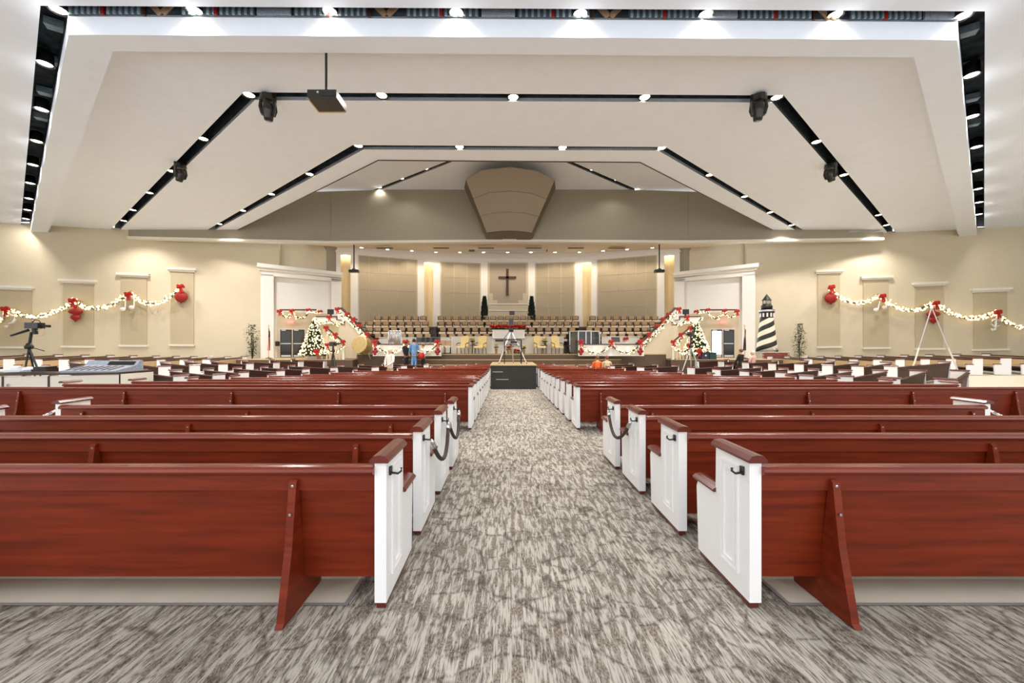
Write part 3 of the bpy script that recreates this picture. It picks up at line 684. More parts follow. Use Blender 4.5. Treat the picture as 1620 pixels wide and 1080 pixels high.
# moving heads
def moving_head(px,py,d,s,rz,lab,tilt=0):
    c = P(px,py,d); t = thing('moving_head_light',lab,'stage light',(c.x,c.y,ZC-.02),'moving-head stage lights',rz)
    K = dict(parent=t, local=True)
    part('clamp', G().box((-.28*s,-.05*s,-.06),(.28*s,.05*s,.25)), 'black', **K)
    part('base', G().lathe((0,0,-.26*s),[(.1*s,.26*s),(.27*s,.22*s),(.3*s,.05*s),(.22*s,0)],12), 'blacksheen', **K)
    for q in (-1,1): part('yoke_arm', G().slab([(q*.27*s,-.09*s,-.25*s),(q*.27*s,.09*s,-.25*s),(q*.30*s,.12*s,-.55*s),(q*.24*s,.08*s,-.8*s),(q*.24*s,-.08*s,-.8*s),(q*.30*s,-.12*s,-.55*s)],(-q*.07*s,0,0)), 'blacksheen', **K)
    M = Matrix.Rotation(tilt,3,'X')
    h = part('head', G().lathe((0,0,-.62*s),[(.08*s,.32*s),(.2*s,.25*s),(.22*s,0),(.17*s,-.25*s),(.15*s,-.36*s),(.1*s,-.37*s)],14,M), 'blacksheen', smooth=True, **K)
    part('lens', G().lathe(Vector((0,0,-.62*s))+M@Vector((0,0,-.36*s)),[(.11*s,.0),(.12*s,-.02*s),(.06*s,-.05*s)],12,M), 'glass', h, True, smooth=True)
moving_head(424,151,12.25,.82,.3,'large moving-head light at the left corner of the middle slot',.25)
moving_head(1200,155,12.25,.82,-.2,'large moving-head light at the right corner of the middle slot',.2)
moving_head(285,258,16.9,.8,1.2,'moving-head light halfway down the left middle slot',.3)
moving_head(1314,261,16.9,.8,-1.2,'moving-head light halfway down the right middle slot',.3)
# ================================================================ CHOIR AND PLATFORM FURNITURE
qx = lambda px,py: P(px,py,32.86)
t = thing('cross','plain dark wooden cross on the choir wall','cross',qx(802.5,467))
part('upright', G().slab([qx(800.5,467),qx(804.7,467),qx(804.7,425),qx(800.5,425)],(0,.06,0)), 'brown', t); part('crossbar', G().slab([qx(788.5,440.3),qx(816.5,440.3),qx(816.5,437),qx(788.5,437)],(0,.055,0)), 'brown', t)
# choir chairs
cs = G().ext([(-.24,.38),(-.24,.5),(-.2,.53),(.18,.50),(.18,.38)],-.235,.235).mesh('seat','chairseat')
cb = G().slab([(-.18,.19,.62),(.18,.19,.62),(.205,.21,.86),(.14,.225,.9),(-.14,.225,.9),(-.205,.21,.86)],(0,.05,.0)).mesh('backrest','chairfab')
cf = G().box((-.25,.24,.36),(-.2,.3,.85)).box((.2,.24,.36),(.25,.3,.85)).box((-.25,.24,.52),(.25,.3,.66)).box((-.25,-.22,.40),(.25,.24,.43)).mesh('frame','chairwood')
cl = G().box((-.018,-.018,0),(.018,.018,.42)).mesh('leg','chairwood')
def choir_chair(x,y,z,rz,lab,grp):
    t = thing('choir_chair',lab,'chair',(x,y,z),grp,rz)
    for n_,m in (('frame',cf),('seat',cs),('backrest',cb)): link(n_,m,t,True)
    for sx in (-.23,.23):
        for sy in (-.2,.22): link('leg',cl,t,True).location = (sx,sy,0)
import itertools
def lsp(a,b,n): return [a+(b-a)*i/(n-1) for i in range(n)]
CH = [('top',28.95+.35,2.90,{'left':lsp(597,669,7),'centre':lsp(697,911,19),'right':lsp(938.5,1037,9)}),
      ('second',28.4,2.42,{'left':lsp(572,672,9),'centre':lsp(698,910,18),'right':lsp(935,1033,9)}),
      ('third',27.5,1.93,{'left':lsp(584,674,8),'centre':lsp(700,906,17),'right':lsp(933,1021,8)}),
      ('bottom',26.6,1.40,{'left':lsp(597,676,7),'centre':lsp(701,905,16),'right':lsp(956,1014,5)})]
CNAME = {'left':'left block','centre':'centre block','right':'right block'}
for rn,d,z,bl in CH:
    for side,L in bl.items():
        for k,px in enumerate(L):
            p = P(px,0,d); choir_chair(p.x,d,z+.004,-(px-803)*.0006,'tan choir chair, %s from left, %s row of the %s' % (ORD[k],rn,CNAME[side]),'choir chairs')
# front wall of the choir
def wallbox(name,lab,x0,x1,y0,y1,d,th,m='white',cat='partition',top=None,npan=4,topm='chairwood'):
    a,b = P(x0,y1,d),P(x1,y0,d); t = thing(name,lab,cat,((a.x+b.x)/2,d,a.z))
    part('panel_body', G().box((a.x,d,a.z),(b.x,d+th,b.z)), m, t)
    part('ledge', G().box((a.x-.03,d-.06,b.z),(b.x+.03,d+th+.04,b.z+.05)), topm, t)
    w_ = (b.x-a.x)/npan
    for k in range(npan): part('raised_panel', G().box((a.x+w_*(k+.1),d-.012,a.z+.1),(a.x+w_*(k+.9),d,b.z-.08)), 'trimw', t)
    return t
wallbox('choir_partition','long white panelled partition in front of the choir chairs',713,892,533,560,25.75,.15,npan=8,topm='trimw')
wallbox('choir_partition','white partition behind the left orchestra rail',600,712,534.5,558,25.7,.12,npan=5,topm='trimw')
wallbox('choir_partition','white partition behind the right orchestra rail',952,1012,533,558,25.7,.12,npan=3,topm='trimw')
wallbox('orchestra_rail','white orchestra rail with dark ledge left of the platform',590,698,545,563,23.3,.12,cat='railing',npan=4)
wallbox('orchestra_rail','white orchestra rail with dark ledge right of the platform',915,1019,545,563,23.3,.12,cat='railing',npan=4)
wallbox('flower_stand','white box stand under the row of red poinsettias','stand' and 779,830,522.5,535,25.2,.45,npan=2,cat='stand',topm='trimw')
# poinsettias
def petals(c, r, n, m, flat=.5):
    g = G(); c = Vector(c)
    for i in range(n):
        a = 2*PI*i/n+random.random(); e = random.uniform(.1,1.2)*flat; L = r*random.uniform(.7,1.1); d = Vector((math.cos(a)*math.cos(e),math.sin(a)*math.cos(e),math.sin(e)))
        s_ = d.cross(Vector((0,0,1))).normalized()*L*.28; o = c+Vector((random.uniform(-.2,.2),random.uniform(-.2,.2),random.uniform(-.15,.15)))*r
        g.add([o,o+d*L*.5+s_,o+d*L,o+d*L*.5-s_+Vector((0,0,.02))],[(0,1,2,3)])
    return g
def potted(name, lab, cat, px, py, d, r, m, base=None, group=None, potm='gold', hpot=.18):
    c = P(px,py,d); b = Vector((c.x,c.y,c.z-r*.5-hpot)) if base is None else Vector((c.x,c.y,base)); hp = c.z-r*.5-b.z
    t = thing(name,lab,cat,b,group)
    part('pot', G().lathe(b,[(.06,0),(.1,hp*.9),(.11,hp),(.09,hp)],12), potm, t, smooth=True)
    part('foliage', petals((c.x,c.y,c.z-r*.4),r*.9,26,'leaf',.3), 'leaf', t, kind='stuff'); part('blossoms', petals(c,r*.85,34,m,.9), m, t, kind='stuff')
    return t
zs = P(800,522.5,25.2).z+.055
for k,px in enumerate(lsp(779,829,9)):
    potted('poinsettia','red poinsettia on the white stand, %s from left' % ORD[k],'plant',px,518.3+random.uniform(-.6,.6),25.42,.30,'poinsettia',zs,'poinsettias on the stand')
for k,(px,py) in enumerate([(804,551),(809,547),(815,555),(820,556)]):
    potted('poinsettia','red poinsettia on the platform behind the camera tripod, %s from left' % ORD[k],'plant',px,py,24.9,.22,'poinsettia',SZ+.02,'poinsettias on the platform',hpot=.1)
for k,(px,py,lab) in enumerate([(785,547,'pale yellow potted lilies left of the camera tripod'),(829,549,'pale yellow potted lilies right of the camera tripod'),(797,556,'cream flowers at foot of lectern area, left'),(824,553,'cream flowers beside red poinsettias, right')]):
    potted('potted_lily',lab,'plant',px,py,24.8,.24 if k<2 else .18,'petal',SZ+.02,'pale flowers on the platform')
# yellow armchairs
def armchair(px,d,rz,lab):
    p = P(px,0,d); t = thing('armchair',lab,'chair',(p.x,d,SZ+.016),'yellow platform armchairs',rz); K = dict(parent=t,local=True)
    part('seat', G().ext([(-.3,.38),(-.3,.46),(-.26,.5),(.26,.47),(.26,.38)],-.3,.3), 'yellow', **K)
    part('backrest', G().slab([(-.29,.22,.46),(.29,.22,.46),(.3,.34,1.08),(.2,.35,1.15),(0,.355,1.17),(-.2,.35,1.15),(-.3,.34,1.08)],(0,.09,.02)), 'yellow', **K)
    for sx in (-1,1):
        part('leg', G().tube([(sx*.28,-.27,0),(sx*.28,-.26,.4)],.022,8), 'chairwood', **K); part('leg', G().tube([(sx*.27,.33,0),(sx*.28,.26,.42)],.022,8), 'chairwood', **K)
        part('armrest', G().tube([(sx*.31,-.22,.4),(sx*.33,-.24,.62),(sx*.33,-.1,.68),(sx*.31,.26,.72)],.024,8), 'chairwood', **K)
armchair(732,24.75,-.35+PI*0+.0,'yellow armchair, outermost of the pair left of the tripod'); armchair(760,24.75,-.35,'yellow armchair, inner of the pair left of the tripod')
armchair(854,24.75,.35,'yellow armchair, inner of the pair right of the tripod'); armchair(882,24.75,.35,'yellow armchair, outermost of the pair right of the tripod')
for s,px,fx in ((-1,749,744),(1,861,867)):
    p = P(px,0,24.9); z = P(px,545.5,24.9).z; t = thing('side_table','small dark side table between the two %s yellow armchairs' % ('left' if s<0 else 'right'),'table',(p.x,24.9,SZ+.016))
    part('table_top', G().lathe((p.x,24.9,z-.04),[(.2,0),(.23,.01),(.23,.03),(.2,.04)],16), 'chairwood', t)
    for k in range(3):
        a=k*2.1; part('leg', G().tube([(p.x+.16*math.cos(a),24.9+.16*math.sin(a),SZ+.016),(p.x+.14*math.cos(a),24.9+.14*math.sin(a),z-.03)],.018,6), 'chairwood', t)
    q_ = potted('flower_vase','pale lily arrangement on the %s side table' % ('left' if s<0 else 'right'),'flowers',fx if abs(fx-px)<4 else px+(1.2 if s>0 else -1.2),538,24.9,.28,'petal',z+.002)
# cypress trees beside the cross
def spikes(g, c, d, L, w_):
    d = Vector(d).normalized(); a = d.cross(Vector((.3,.2,1))).normalized()*w_; b = d.cross(a).normalized()*w_; c = Vector(c)
    g.add([c+a,c-a*.5+b*.8,c-a*.5-b*.8,c+d*L],[(0,1,3),(1,2,3),(2,0,3)])
for px,lab in ((766.3,'slim dark cypress tree left of the cross'),(841,'slim dark cypress tree right of the cross')):
    d=29.75; b = P(px,508,d); b.z = 2.91; tz = P(px,470,d).z; h = tz-b.z-.3; t = thing('cypress_tree',lab,'tree',b,'cypress trees by the cross')
    part('planter', G().lathe(b,[(.14,0),(.19,.3),(.2,.32),(.16,.32)],12), 'black', t); part('trunk', G().tube([b+Vector((0,0,.3)),b+Vector((0,0,.8))],.04,6), 'brown', t)
    g = G(); 
    for i in range(520):
        u = random.random()**.8; r = .36*(1-u)**.7*(.6+.4*min(1,u*6)); a = random.uniform(0,2*PI); spikes(g,b+Vector((math.cos(a)*r*.75,math.sin(a)*r*.75,.33+u*h*.97)),(math.cos(a),math.sin(a),1.4),.22,.05)
    g.lathe(b,[(.2,.35),(.27,.6),(.22,h*.5),(.1,h*.85),(.01,h)],10)
    part('foliage', g, 'darkgreen', t, kind='stuff')
# small furniture on the orchestra floors
def music_stand(px,py,d,lab,zb=SZ+.012):
    c = P(px,py,d); t = thing('music_stand',lab,'music stand',(c.x,d,zb),'music stands')
    part('desk', G().obox(c,.55,.03,.34,0,-.35), 'black', t); part('pole', G().tube([(c.x,d+.03,zb),(c.x,d+.03,c.z)],.016,6), 'black', t)
    for k in range(3): a=k*2.1; part('leg', G().tube([(c.x,d+.03,zb+.2),(c.x+.25*math.cos(a),d+.03+.25*math.sin(a),zb+.012)],.012,5), 'black', t)
for k,px in enumerate((665,673,681,690)): music_stand(px,537.5,24.8,'black music stand behind the left orchestra rail, %s from left' % ORD[k])
music_stand(974,537,24.8,'black music stand behind the right orchestra rail'); 
def stool(px,d,lab,m='chairseat'):
    p = P(px,0,d); t = thing('orchestra_chair',lab,'chair',(p.x,d,SZ+.012),'orchestra chairs'); z=SZ+.012
    part('seat', G().obox((p.x,d,z+.46),.44,.42,.07), m, t); part('backrest', G().obox((p.x,d+.22,z+.72),.42,.05,.3,0,-.12), 'chairfab', t)
    for sx in (-.19,.19):
        for sy in (-.18,.2): part('leg', G().tube([(p.x+sx,d+sy,z),(p.x+sx,d+sy,z+.44)],.015,5), 'black', t)
for k,px in enumerate((699,708)): stool(px,24.5,'dark-legged orchestra chair beside left rail end, %s from left' % ORD[k])
for k,px in enumerate((627,642,655)): stool(px,25.0,'orchestra chair behind the left orchestra rail, %s from left' % ORD[k])
p = P(898,0,24.4); t = thing('bar_stool','black stool with round seat right of the right armchairs','stool',(p.x,24.4,SZ+.012))
part('seat', G().lathe((p.x,24.4,SZ+.5),[(.17,0),(.2,.03),(.17,.07)],14), 'black', t)
for k in range(4): a=k*PI/2+.5; part('leg', G().tube([(p.x+.2*math.cos(a),24.4+.2*math.sin(a),SZ+.012),(p.x+.12*math.cos(a),24.4+.12*math.sin(a),SZ+.5)],.018,6), 'black', t)
# white fluted chime set behind the left rail
c = P(625,535,24.2); t = thing('chime_stand','bright silver chimes standing behind the left orchestra rail','chimes',(c.x,24.2,SZ+.012))
part('frame', G().box((c.x-.42,24.15,SZ+.02),(c.x-.38,24.3,P(0,523,24.2).z)).box((c.x+.38,24.15,SZ+.02),(c.x+.42,24.3,P(0,523,24.2).z)).box((c.x-.42,24.15,P(0,524,24.2).z),(c.x+.42,24.3,P(0,522.5,24.2).z)), 'chrome', t)
for k in range(12):
    x = c.x-.36+.065*k; z1 = P(0,522.5+2.2*((k*5)%3),24.2).z; part('chime_tube', G().tube([(x,24.1,P(0,541+(k%3)*1.2,24.2).z),(x,24.1,z1)],.024,8), 'aluminium', t, smooth=True)
# drum shield
t = thing('drum_shield','clear acrylic drum shield with white posts right of the platform','screen',P(930,558,24.3)); pts = [(903.5,0),(914,-.7),(934,-.7),(951,-.1)]
V = [Vector((P(px,0,24.4).x,24.9+dy,0)) for px,dy in pts]; z0,z1 = SZ+.014,P(0,524,24.2).z
for i in range(3):
    a,b = V[i],V[i+1]; part('acrylic_panel', G().slab([Vector((a.x,a.y,z0)),Vector((b.x,b.y,z0)),Vector((b.x,b.y,z1)),Vector((a.x,a.y,z1))],(0,.02,0)), 'glass', t)
for v in V+[V[1].lerp(V[2],.6)]: part('post', G().box((v.x-.03,v.y-.03,z0),(v.x+.03,v.y+.03,z1)), 'aluminium', t)
part('back_baffle', G().box((V[0].x,25.2,z0),(V[3].x,25.3,z1)), 'black', t); part('top_rim', G().slab([Vector((v.x,v.y,z1)) for v in V]+[Vector((V[3].x,25.3,z1)),Vector((V[0].x,25.3,z1))],(0,0,.05)), 'trimw', t)
# big gold drum
c = P(574,546,24.0); t = thing('bass_drum','large brass-coloured kettle drum below the left stair','drum',(c.x,24.0,.615))
M = Matrix.Rotation(.9,3,'Y') @ Matrix.Rotation(1.2,3,'X')
M = Matrix.Rotation(-.35,3,'Z') @ Matrix.Rotation(PI/2-.25,3,'X')
part('shell', G().lathe(c,[(.5,-.3),(.56,-.2),(.55,.2),(.52,.32)],24,M), 'bronze', t, smooth=True); part('drum_head', G().lathe(c+M@Vector((0,0,.3)),[(.04,.03),(.5,.03),(.54,.02),(.54,-.02)],24,M), 'gold', t)
part('hoop', G().tube([c+M@Vector((.56*math.cos(2*PI*k/24),.56*math.sin(2*PI*k/24),.3)) for k in range(25)],.025,6), 'bronze', t)
for q in (-.3,.3): part('leg', G().tube([c+Vector((q,0,-.3)),(c.x+q*1.5,24.1,.62)],.025,6), 'chrome', t)
# ================================================================ STAIRS, RAILINGS, DECORATIONS
def bow_meshes():
    loop = G(); n=8
    pts = [(0,0),(.09,.09),(.2,.12),(.26,.05),(.24,-.05),(.15,-.07),(.06,-.03)]
    m=len(pts); loop.add([(x,-.07,z) for x,z in pts]+[(x*.98,.07,z*1.05) for x,z in pts],[tuple(range(m)),tuple(range(2*m-1,m-1,-1))]+[(i,i+m,(i+1)%m+m,(i+1)%m) for i in range(m)])
    tail = G().slab([(-.05,0,0),(.05,0,0),(.14,-.02,-.42),(.08,-.02,-.37),(.01,-.02,-.44)],(0,.02,0))
    knot = G().ball((0,-.03,.02),.075,8,6)
    return loop.mesh('loop','red'),tail.mesh('tail','red'),knot.mesh('knot','red',True)
BL_,BT_,BK_ = bow_meshes()
def bow(p, s, lab, grp, tails=True):
    t = thing('ribbon_bow',lab,'bow',p,grp); t.scale = (s,s,s)
    for k in (0,1,2,3):
        o = link('loop',BL_,t,True); o.rotation_euler = (0,(0,PI,.7,PI-.7)[k]*-1,0); o.location=(0,-.02*k,.02)
    link('knot',BK_,t,True)
    if tails:
        for k in (-1,1): o = link('tail',BT_,t,True); o.rotation_euler=(0,k*-.12,0); o.location=(k*.04,-.05,0)
    return t
def garland(pts, lab, r=.11, bulb=.042, nb=16, ns=46, grp='lit garlands'):
    pts = [Vector(p) for p in pts]; t = thing('lit_garland',lab,'garland',pts[0],grp); gr = G(); bu = G(); wi = G()
    for a,b in zip(pts,pts[1:]):
        L = (b-a).length; d = (b-a).normalized()
        for i in range(int(L*ns)+1):
            c = a.lerp(b,random.random())+Vector((random.gauss(0,1),random.gauss(0,1),random.gauss(0,1)))*r*.25
            spikes(gr,c,Vector((random.gauss(0,1),random.gauss(0,1),random.gauss(0,1)))+d*.6,r*random.uniform(.8,1.5),r*.13)
        for i in range(int(L*nb+random.random())):
            c = a.lerp(b,random.random())+Vector((random.uniform(-1,1),random.uniform(-1,.1),random.uniform(-1,1)))*r*.85; bu.ball(c,bulb*random.uniform(.7,1.25),5,3)
    part('stem', G().tube(pts,.03,6), 'green', t); part('greenery', gr, 'green', t, kind='stuff'); part('fairy_lights', bu, 'bulb', t, kind='stuff')
    return t
def sag(a, b, s, n=9):
    a,b = Vector(a),Vector(b); return [a.lerp(b,i/(n-1))-Vector((0,0,s*(1-(2*i/(n-1)-1)**2))) for i in range(n)]
def rail(pts, lab, r=.05, m='brown', cat='handrail', balusters=None):
    t = thing('handrail',lab,cat,pts[0]); part('rail', G().tube(pts,r,8), m, t)
    for p,z in balusters or []: part('baluster', G().box((p.x-.02,p.y-.02,z),(p.x+.02,p.y+.02,p.z)), 'trimw', t)
    return t
for s in (-1,1):
    q,plate,n,w_,mx = PQ[s]; side = 'left' if s<0 else 'right'
    M_ = (lambda x: x) if s<0 else (lambda x: 1607-x+1)
    # balcony rail over the doors
    R0,R1 = q(M_(442),490.5,.35)[0], q(M_(500),490.5,.35)[0]
    bal = [(R0.lerp(R1,i/3),R0.lerp(R1,i/3).z-.3) for i in range(4)]
    t = rail([R0,R1],'straight brown handrail over the %s portal doors' % side,.05); 
    for i in range(4):
        p = R0.lerp(R1,.05+.3*i); part('bracket', G().slab([p+Vector((-.02,0,-.03)),p+Vector((.02,0,-.03)),p+Vector((.02,0,.0)),p+Vector((-.02,0,0))], n*.7), 'brown', t)
    B = [q(M_(x),y,.5)[0] for x,y in ((444,494),(463,493),(489,492),(507,494.5))]
    garland(sag(B[0],B[1],.42)+sag(B[1],B[2],.55)[1:]+sag(B[2],B[3],.1)[1:],'lit garland swagged along the straight rail over the %s doors' % side)
    for k,p in enumerate(B): bow(p+Vector((0,-.12,0)),.68,'red bow on the rail over the %s doors, %s from the wall side' % (side,ORD[k]),'bows over the doors',k<2)
    # landing between the rail and the long stair
    d1 = 25.6
    Lg = [P(M_(x),y,d1) for x,y in ((500,501),(545,501))]
    x0,x1 = sorted((Lg[0].x,Lg[1].x))
    t = thing('stair_landing','white landing wall behind the %s christmas tree' % side,'landing',((x0+x1)/2,d1,.61))
    part('landing_slab', G().box((x0,d1+.02,P(0,512,d1).z),(x1,d1+2.2,P(0,501,d1).z)), 'white', t); part('landing_rail', G().box((x0,d1-.05,P(0,501.3,d1).z),(x1,d1+.06,P(0,499.8,d1).z)), 'brown', t)
    part('landing_wall', G().box((x0+.3 if s<0 else x0,d1+.3,.61),(x1 if s<0 else x1-.3,d1+2.1,P(0,512,d1).z)), 'wall', t)
    g_ = [P(M_(x),y,d1-.22) for x,y in ((499,503),(521,503),(547,505))]
    garland(sag(g_[0],g_[1],.36)+sag(g_[1],g_[2],.42)[1:],'lit garland swagged along the %s landing rail' % side)
    bow(P(M_(521),502,d1-.35),.68,'red bow at the middle of the %s landing rail' % side,'bows on the stairs')
    p = P(M_(523),493,d1+.3)
    t = thing('monitor','small dark monitor standing on the %s stair landing' % side,'monitor',p-Vector((0,0,.2))); part('screen', G().obox(p,.42,.06,.34), 'black', t); part('stand', G().obox(p-Vector((0,-.05,.3)),.1,.1,.3), 'black', t)
    p = P(M_(536),504,d1-.16); t = thing('wall_speaker','small black speaker hanging at the %s landing' % side,'speaker',p); part('cabinet', G().obox(p,.26,.2,.2), 'black', t); part('grille', G().obox(p-Vector((0,.105,0)),.2,.01,.15), 'blacksheen', t)
    # long stair wall
    d2 = 24.6
    st_ = [P(M_(x),y,d2) for x,y in ((534,489),(541,487),(598,545),(598,566),(548,566),(548,508),(534,501))]
    t = thing('stair_wall','tan wall of the long choir stair on the %s with white stringer' % side,'stair',(st_[2].x,d2,.61))
    part('wall_body', G().slab([P(M_(x),y,d2) for x,y in ((546,505),(598,556),(598,567),(546,567))],(0,.15,0)), 'wall', t)
    part('stringer', G().slab([P(M_(x),y,d2-.04) for x,y in ((534,491),(541,490),(598,547),(598,558),(546,506),(534,505))],(0,.2,0)), 'white', t)
    part('underside', G().slab([P(M_(x),y,d2+.18) for x,y in ((536,515),(556,515),(556,567),(536,567))],(0,1.2,0)), 'wall', t)
    hp = [P(M_(x),y,d2-.05) for x,y in ((533,489.5),(540,487),(597,545))]
    part('stair_handrail', G().tube(hp,.075,8), 'brown', t)
    for k in range(8):
        p = P(M_(543+7*k),495+6.6*k,d2); part('stair_tread', G().box((p.x-.35,d2+.16,p.z-.35),(p.x+.35,d2+1.5,p.z-.28)), 'stepriser', t)
    gp = [P(M_(x),y,d2-.2) for x,y in ((537,493),(549,499),(557,508),(566,518),(580,533),(592,545))]
    allp = []
    for a,b in zip(gp,gp[1:]): allp += sag(a,b,.18,6)[(1 if allp else 0):]
    garland(allp,'lit garland down the long %s choir stair' % side,.14,nb=22,ns=60)
    for k,(x,y) in enumerate(((534,489.5),(550,497.5),(559,505),(568,516),(581,529))):
        bow(P(M_(x),y,d2-.36),.66,'red bow on the long %s stair, %s from the top' % (side,ORD[k]),'bows on the stairs',k%2==0)
    # short stair railing
    d3 = 23.9
    hp = [P(M_(x),y,d3) for x,y in ((516,517.5),(544,541))]
    bal = [(P(M_(x),541+.0*x,d3),.605) for x in (524,529,534,539)]
    t = rail(hp,'short brown stair handrail behind the %s camera' % side,.05,balusters=[(P(M_(x),517.5+(x-516)*.84,d3),.605) for x in (517,522,527,532,537,542)])
    part('newel', G().box((hp[1].x-.06,d3-.06,.605),(hp[1].x+.06,d3+.06,hp[1].z)), 'trimw', t)
    garland(sag(P(M_(516),522,d3-.15),P(M_(530),534,d3-.15),.15,6)+sag(P(M_(530),534,d3-.15),P(M_(543),545,d3-.15),.2,6)[1:]+sag(P(M_(543),546,d3-.15),P(M_(517),550,d3-.15),.35,7),'lit garland on the short %s stair railing' % side)
    for k,(x,y) in enumerate(((516,518.5),(530.5,529.5),(543,541),(518,546))): bow(P(M_(x),y,d3-.3),.62,'red bow on the short %s stair rail, %s along' % (side,ORD[k]),'bows on the stairs')
    # orchestra rail decorations
    d4 = 23.2
    xs_ = (593,642,692) if s<0 else (919,967,1013)
    gp = [P(x,545,d4-.1) for x in xs_]
    garland(sag(gp[0],gp[1],.5,11)+sag(gp[1],gp[2],.5,11)[1:],'lit garland swagged on the %s orchestra rail' % side,.12)
    for k,x in enumerate(xs_):
        bow(P(x,541,d4-.2),.72,'red bow on the %s orchestra rail, %s from left' % (side,ORD[k]),'bows on the orchestra rails')
        if k != 1:
            c = P(x,556,d4-.22); t = thing('bauble_cluster','shiny red baubles hanging below the %s bow of the %s orchestra rail' % (ORD[k],side),'baubles',c,'red bauble clusters')
            for dx,dz in ((-.09,0),(.1,.02),(0,-.13),(.02,.16)): part('bauble', G().ball(c+Vector((dx,0,dz)),.095,10,7), 'darkred', t, smooth=True)
            part('hanging_ribbon', G().tube([c+Vector((0,.02,.1)),P(x,543,d4-.2)],.02,6), 'red', t)
    x = 619 if s<0 else 990
    bow(P(x,536.5,25.6),.7,'single red bow on the partition behind the %s orchestra rail' % side,'bows behind the orchestra rails',False)
    # tree
    apx,bpx,ay,by = (497,497,503,562) if s<0 else (1102,1102,506,562)
    d5 = 25.0; b = P(bpx,by,d5); tz = P(apx,ay,d5).z; b.z = .62; h = tz-b.z; R_ = .86
    t = thing('christmas_tree','christmas tree covered in warm lights beside the %s stairs' % side,'tree',b,'lit christmas trees')
    part('stand', G().box((b.x-.3,d5-.3,.615),(b.x+.3,d5+.3,.8)), 'trimw', t); part('trunk', G().tube([b+Vector((0,0,.15)),b+Vector((0,0,h*.8))],.05,6), 'brown', t)
    g,bu = G(),G(); g.lathe(b,[(.3,.22),(R_*.72,.3),(R_*.35,h*.55),(.02,h)],12)
    for i in range(1500):
        u = 1-math.sqrt(random.random()); r = R_*(1-u)*random.uniform(.7,1.0); a = random.uniform(0,2*PI); spikes(g,b+Vector((math.cos(a)*r*.85,math.sin(a)*r*.85,.2+u*(h-.2))),(math.cos(a),math.sin(a),-.25),.2,.03)
    for i in range(430):
        u = 1-math.sqrt(random.random()); r = R_*(1-u)*random.uniform(.88,1.04)+.05; a = random.uniform(0,2*PI); bu.ball(b+Vector((math.cos(a)*r,math.sin(a)*r,.25+u*(h-.25))),random.uniform(.03,.05),5,3)
    for i in range(26):
        u = random.uniform(.72,1.0); a = random.uniform(0,2*PI); r = R_*(1-u)+.04; bu.ball(b+Vector((math.cos(a)*r,math.sin(a)*r,.2+u*(h-.2))),.038,5,3)
    part('branches', g, 'green', t, kind='stuff'); part('fairy_lights', bu, 'bulb', t, kind='stuff')
    bow(P(501 if s<0 else 1106,556,d5-.85),.75,'red bow at the foot of the %s christmas tree' % side,'bows on the trees')
    # exit sign
    x = 460 if s<0 else 1144
    c = q(x,509,.0)[0]; t = thing('exit_sign','glowing red EXIT sign above the %s portal doors' % side,'exit sign',c,'exit signs'); W2,H2 = .15,.1
    tv = Vector((n.y,-n.x,0))
    if tv.x < 0: tv = -tv
    part('housing', G().slab([c-tv*.16-Vector((0,0,.11)),c+tv*.16-Vector((0,0,.11)),c+tv*.16+Vector((0,0,.11)),c-tv*.16+Vector((0,0,.11))], n*.06), 'exit', t)
    cu = bpy.data.curves.new('exit_text','FONT'); cu.body = 'EXIT'; cu.size = .15; cu.align_x = 'CENTER'; cu.align_y = 'CENTER'; cu.extrude = .003
    to = bpy.data.objects.new('tmp',cu); COL.objects.link(to); dg = bpy.context.evaluated_depsgraph_get(); me = bpy.data.meshes.new_from_object(to.evaluated_get(dg)); bpy.data.objects.remove(to)
    me.materials.clear(); me.materials.append(MATS['white']); o = link('lettering',me,t,True); o.location = -n*.012; o.rotation_euler = (PI/2,0,math.atan2(tv.y,tv.x))
# notice box left of the left doors
q,plate,n,w_,mx = PQ[-1]
c = q(439,543.5,.2)[0]; t = thing('notice_box','small dark notice box on the wall left of the left doors','notice box',c); part('case', G().obox(c,.36,.08,.34,-.4), 'black', t); part('window', G().obox(c-n*.045,.26,.01,.24,-.4), 'doorglass', t)
# wall garlands with ornaments
def wallgar(s, pts, lab):
    V = [onwall(x,y,s,.28) for x,y in pts]; out=[]
    for a,b,c in zip(V[0::2],V[1::2],V[2::2]):
        mid = b; S = []
        for i in range(11):
            u=i/10; S.append(a*(2*(u-.5)*(u-1))+b*(4*u*(1-u))+c*(2*u*(u-.5)))
        out += S[(1 if out else 0):]
    garland(out,lab,.17,.055,nb=24,ns=44)
wallgar(-1,[(-25,497),(-2,511),(22,490),(72,500),(126,476),(163,488),(211,464),(250,481),(290,455)],'long lit garland swagged across the left wall panels')
wallgar(1,[(1308,458),(1345,479.5),(1386,468),(1428,491),(1470,479),(1520,503),(1566,494),(1606,518),(1650,508)],'long lit garland swagged across the right wall panels')
def ornament(px,py,s,lab,kind):
    c = onwall(px,py,s,.32); t = thing('hanging_ornament',lab,'ornament',c,'red wall ornaments')
    if kind == 0: prof = [(.02,-.5),(.09,-.4),(.26,-.33),(.4,-.18),(.45,.0),(.4,.18),(.26,.32),(.1,.4),(.09,.5),(.03,.52)]
    else: prof = [(.02,-.72),(.1,-.62),(.32,-.46),(.3,-.3),(.12,-.22),(.4,-.12),(.46,.0),(.4,.1),(.12,.2),(.1,.42),(.03,.44)]
    g = G().lathe((0,0,0),prof,16); g.v = [(x+c.x,y*.5+c.y,z+c.z) for x,y,z in g.v]; part('bauble', g, 'darkred', t, smooth=True); part('hanger', G().tube([c+Vector((0,0,.4)),c+Vector((0,0,.75))],.02,6), 'gold', t)
ornament(291,470,-1,'red bauble ornament at the inner end of the left wall garland',0); ornament(126,493,-1,'red tiered ornament on the left wall garland',1)
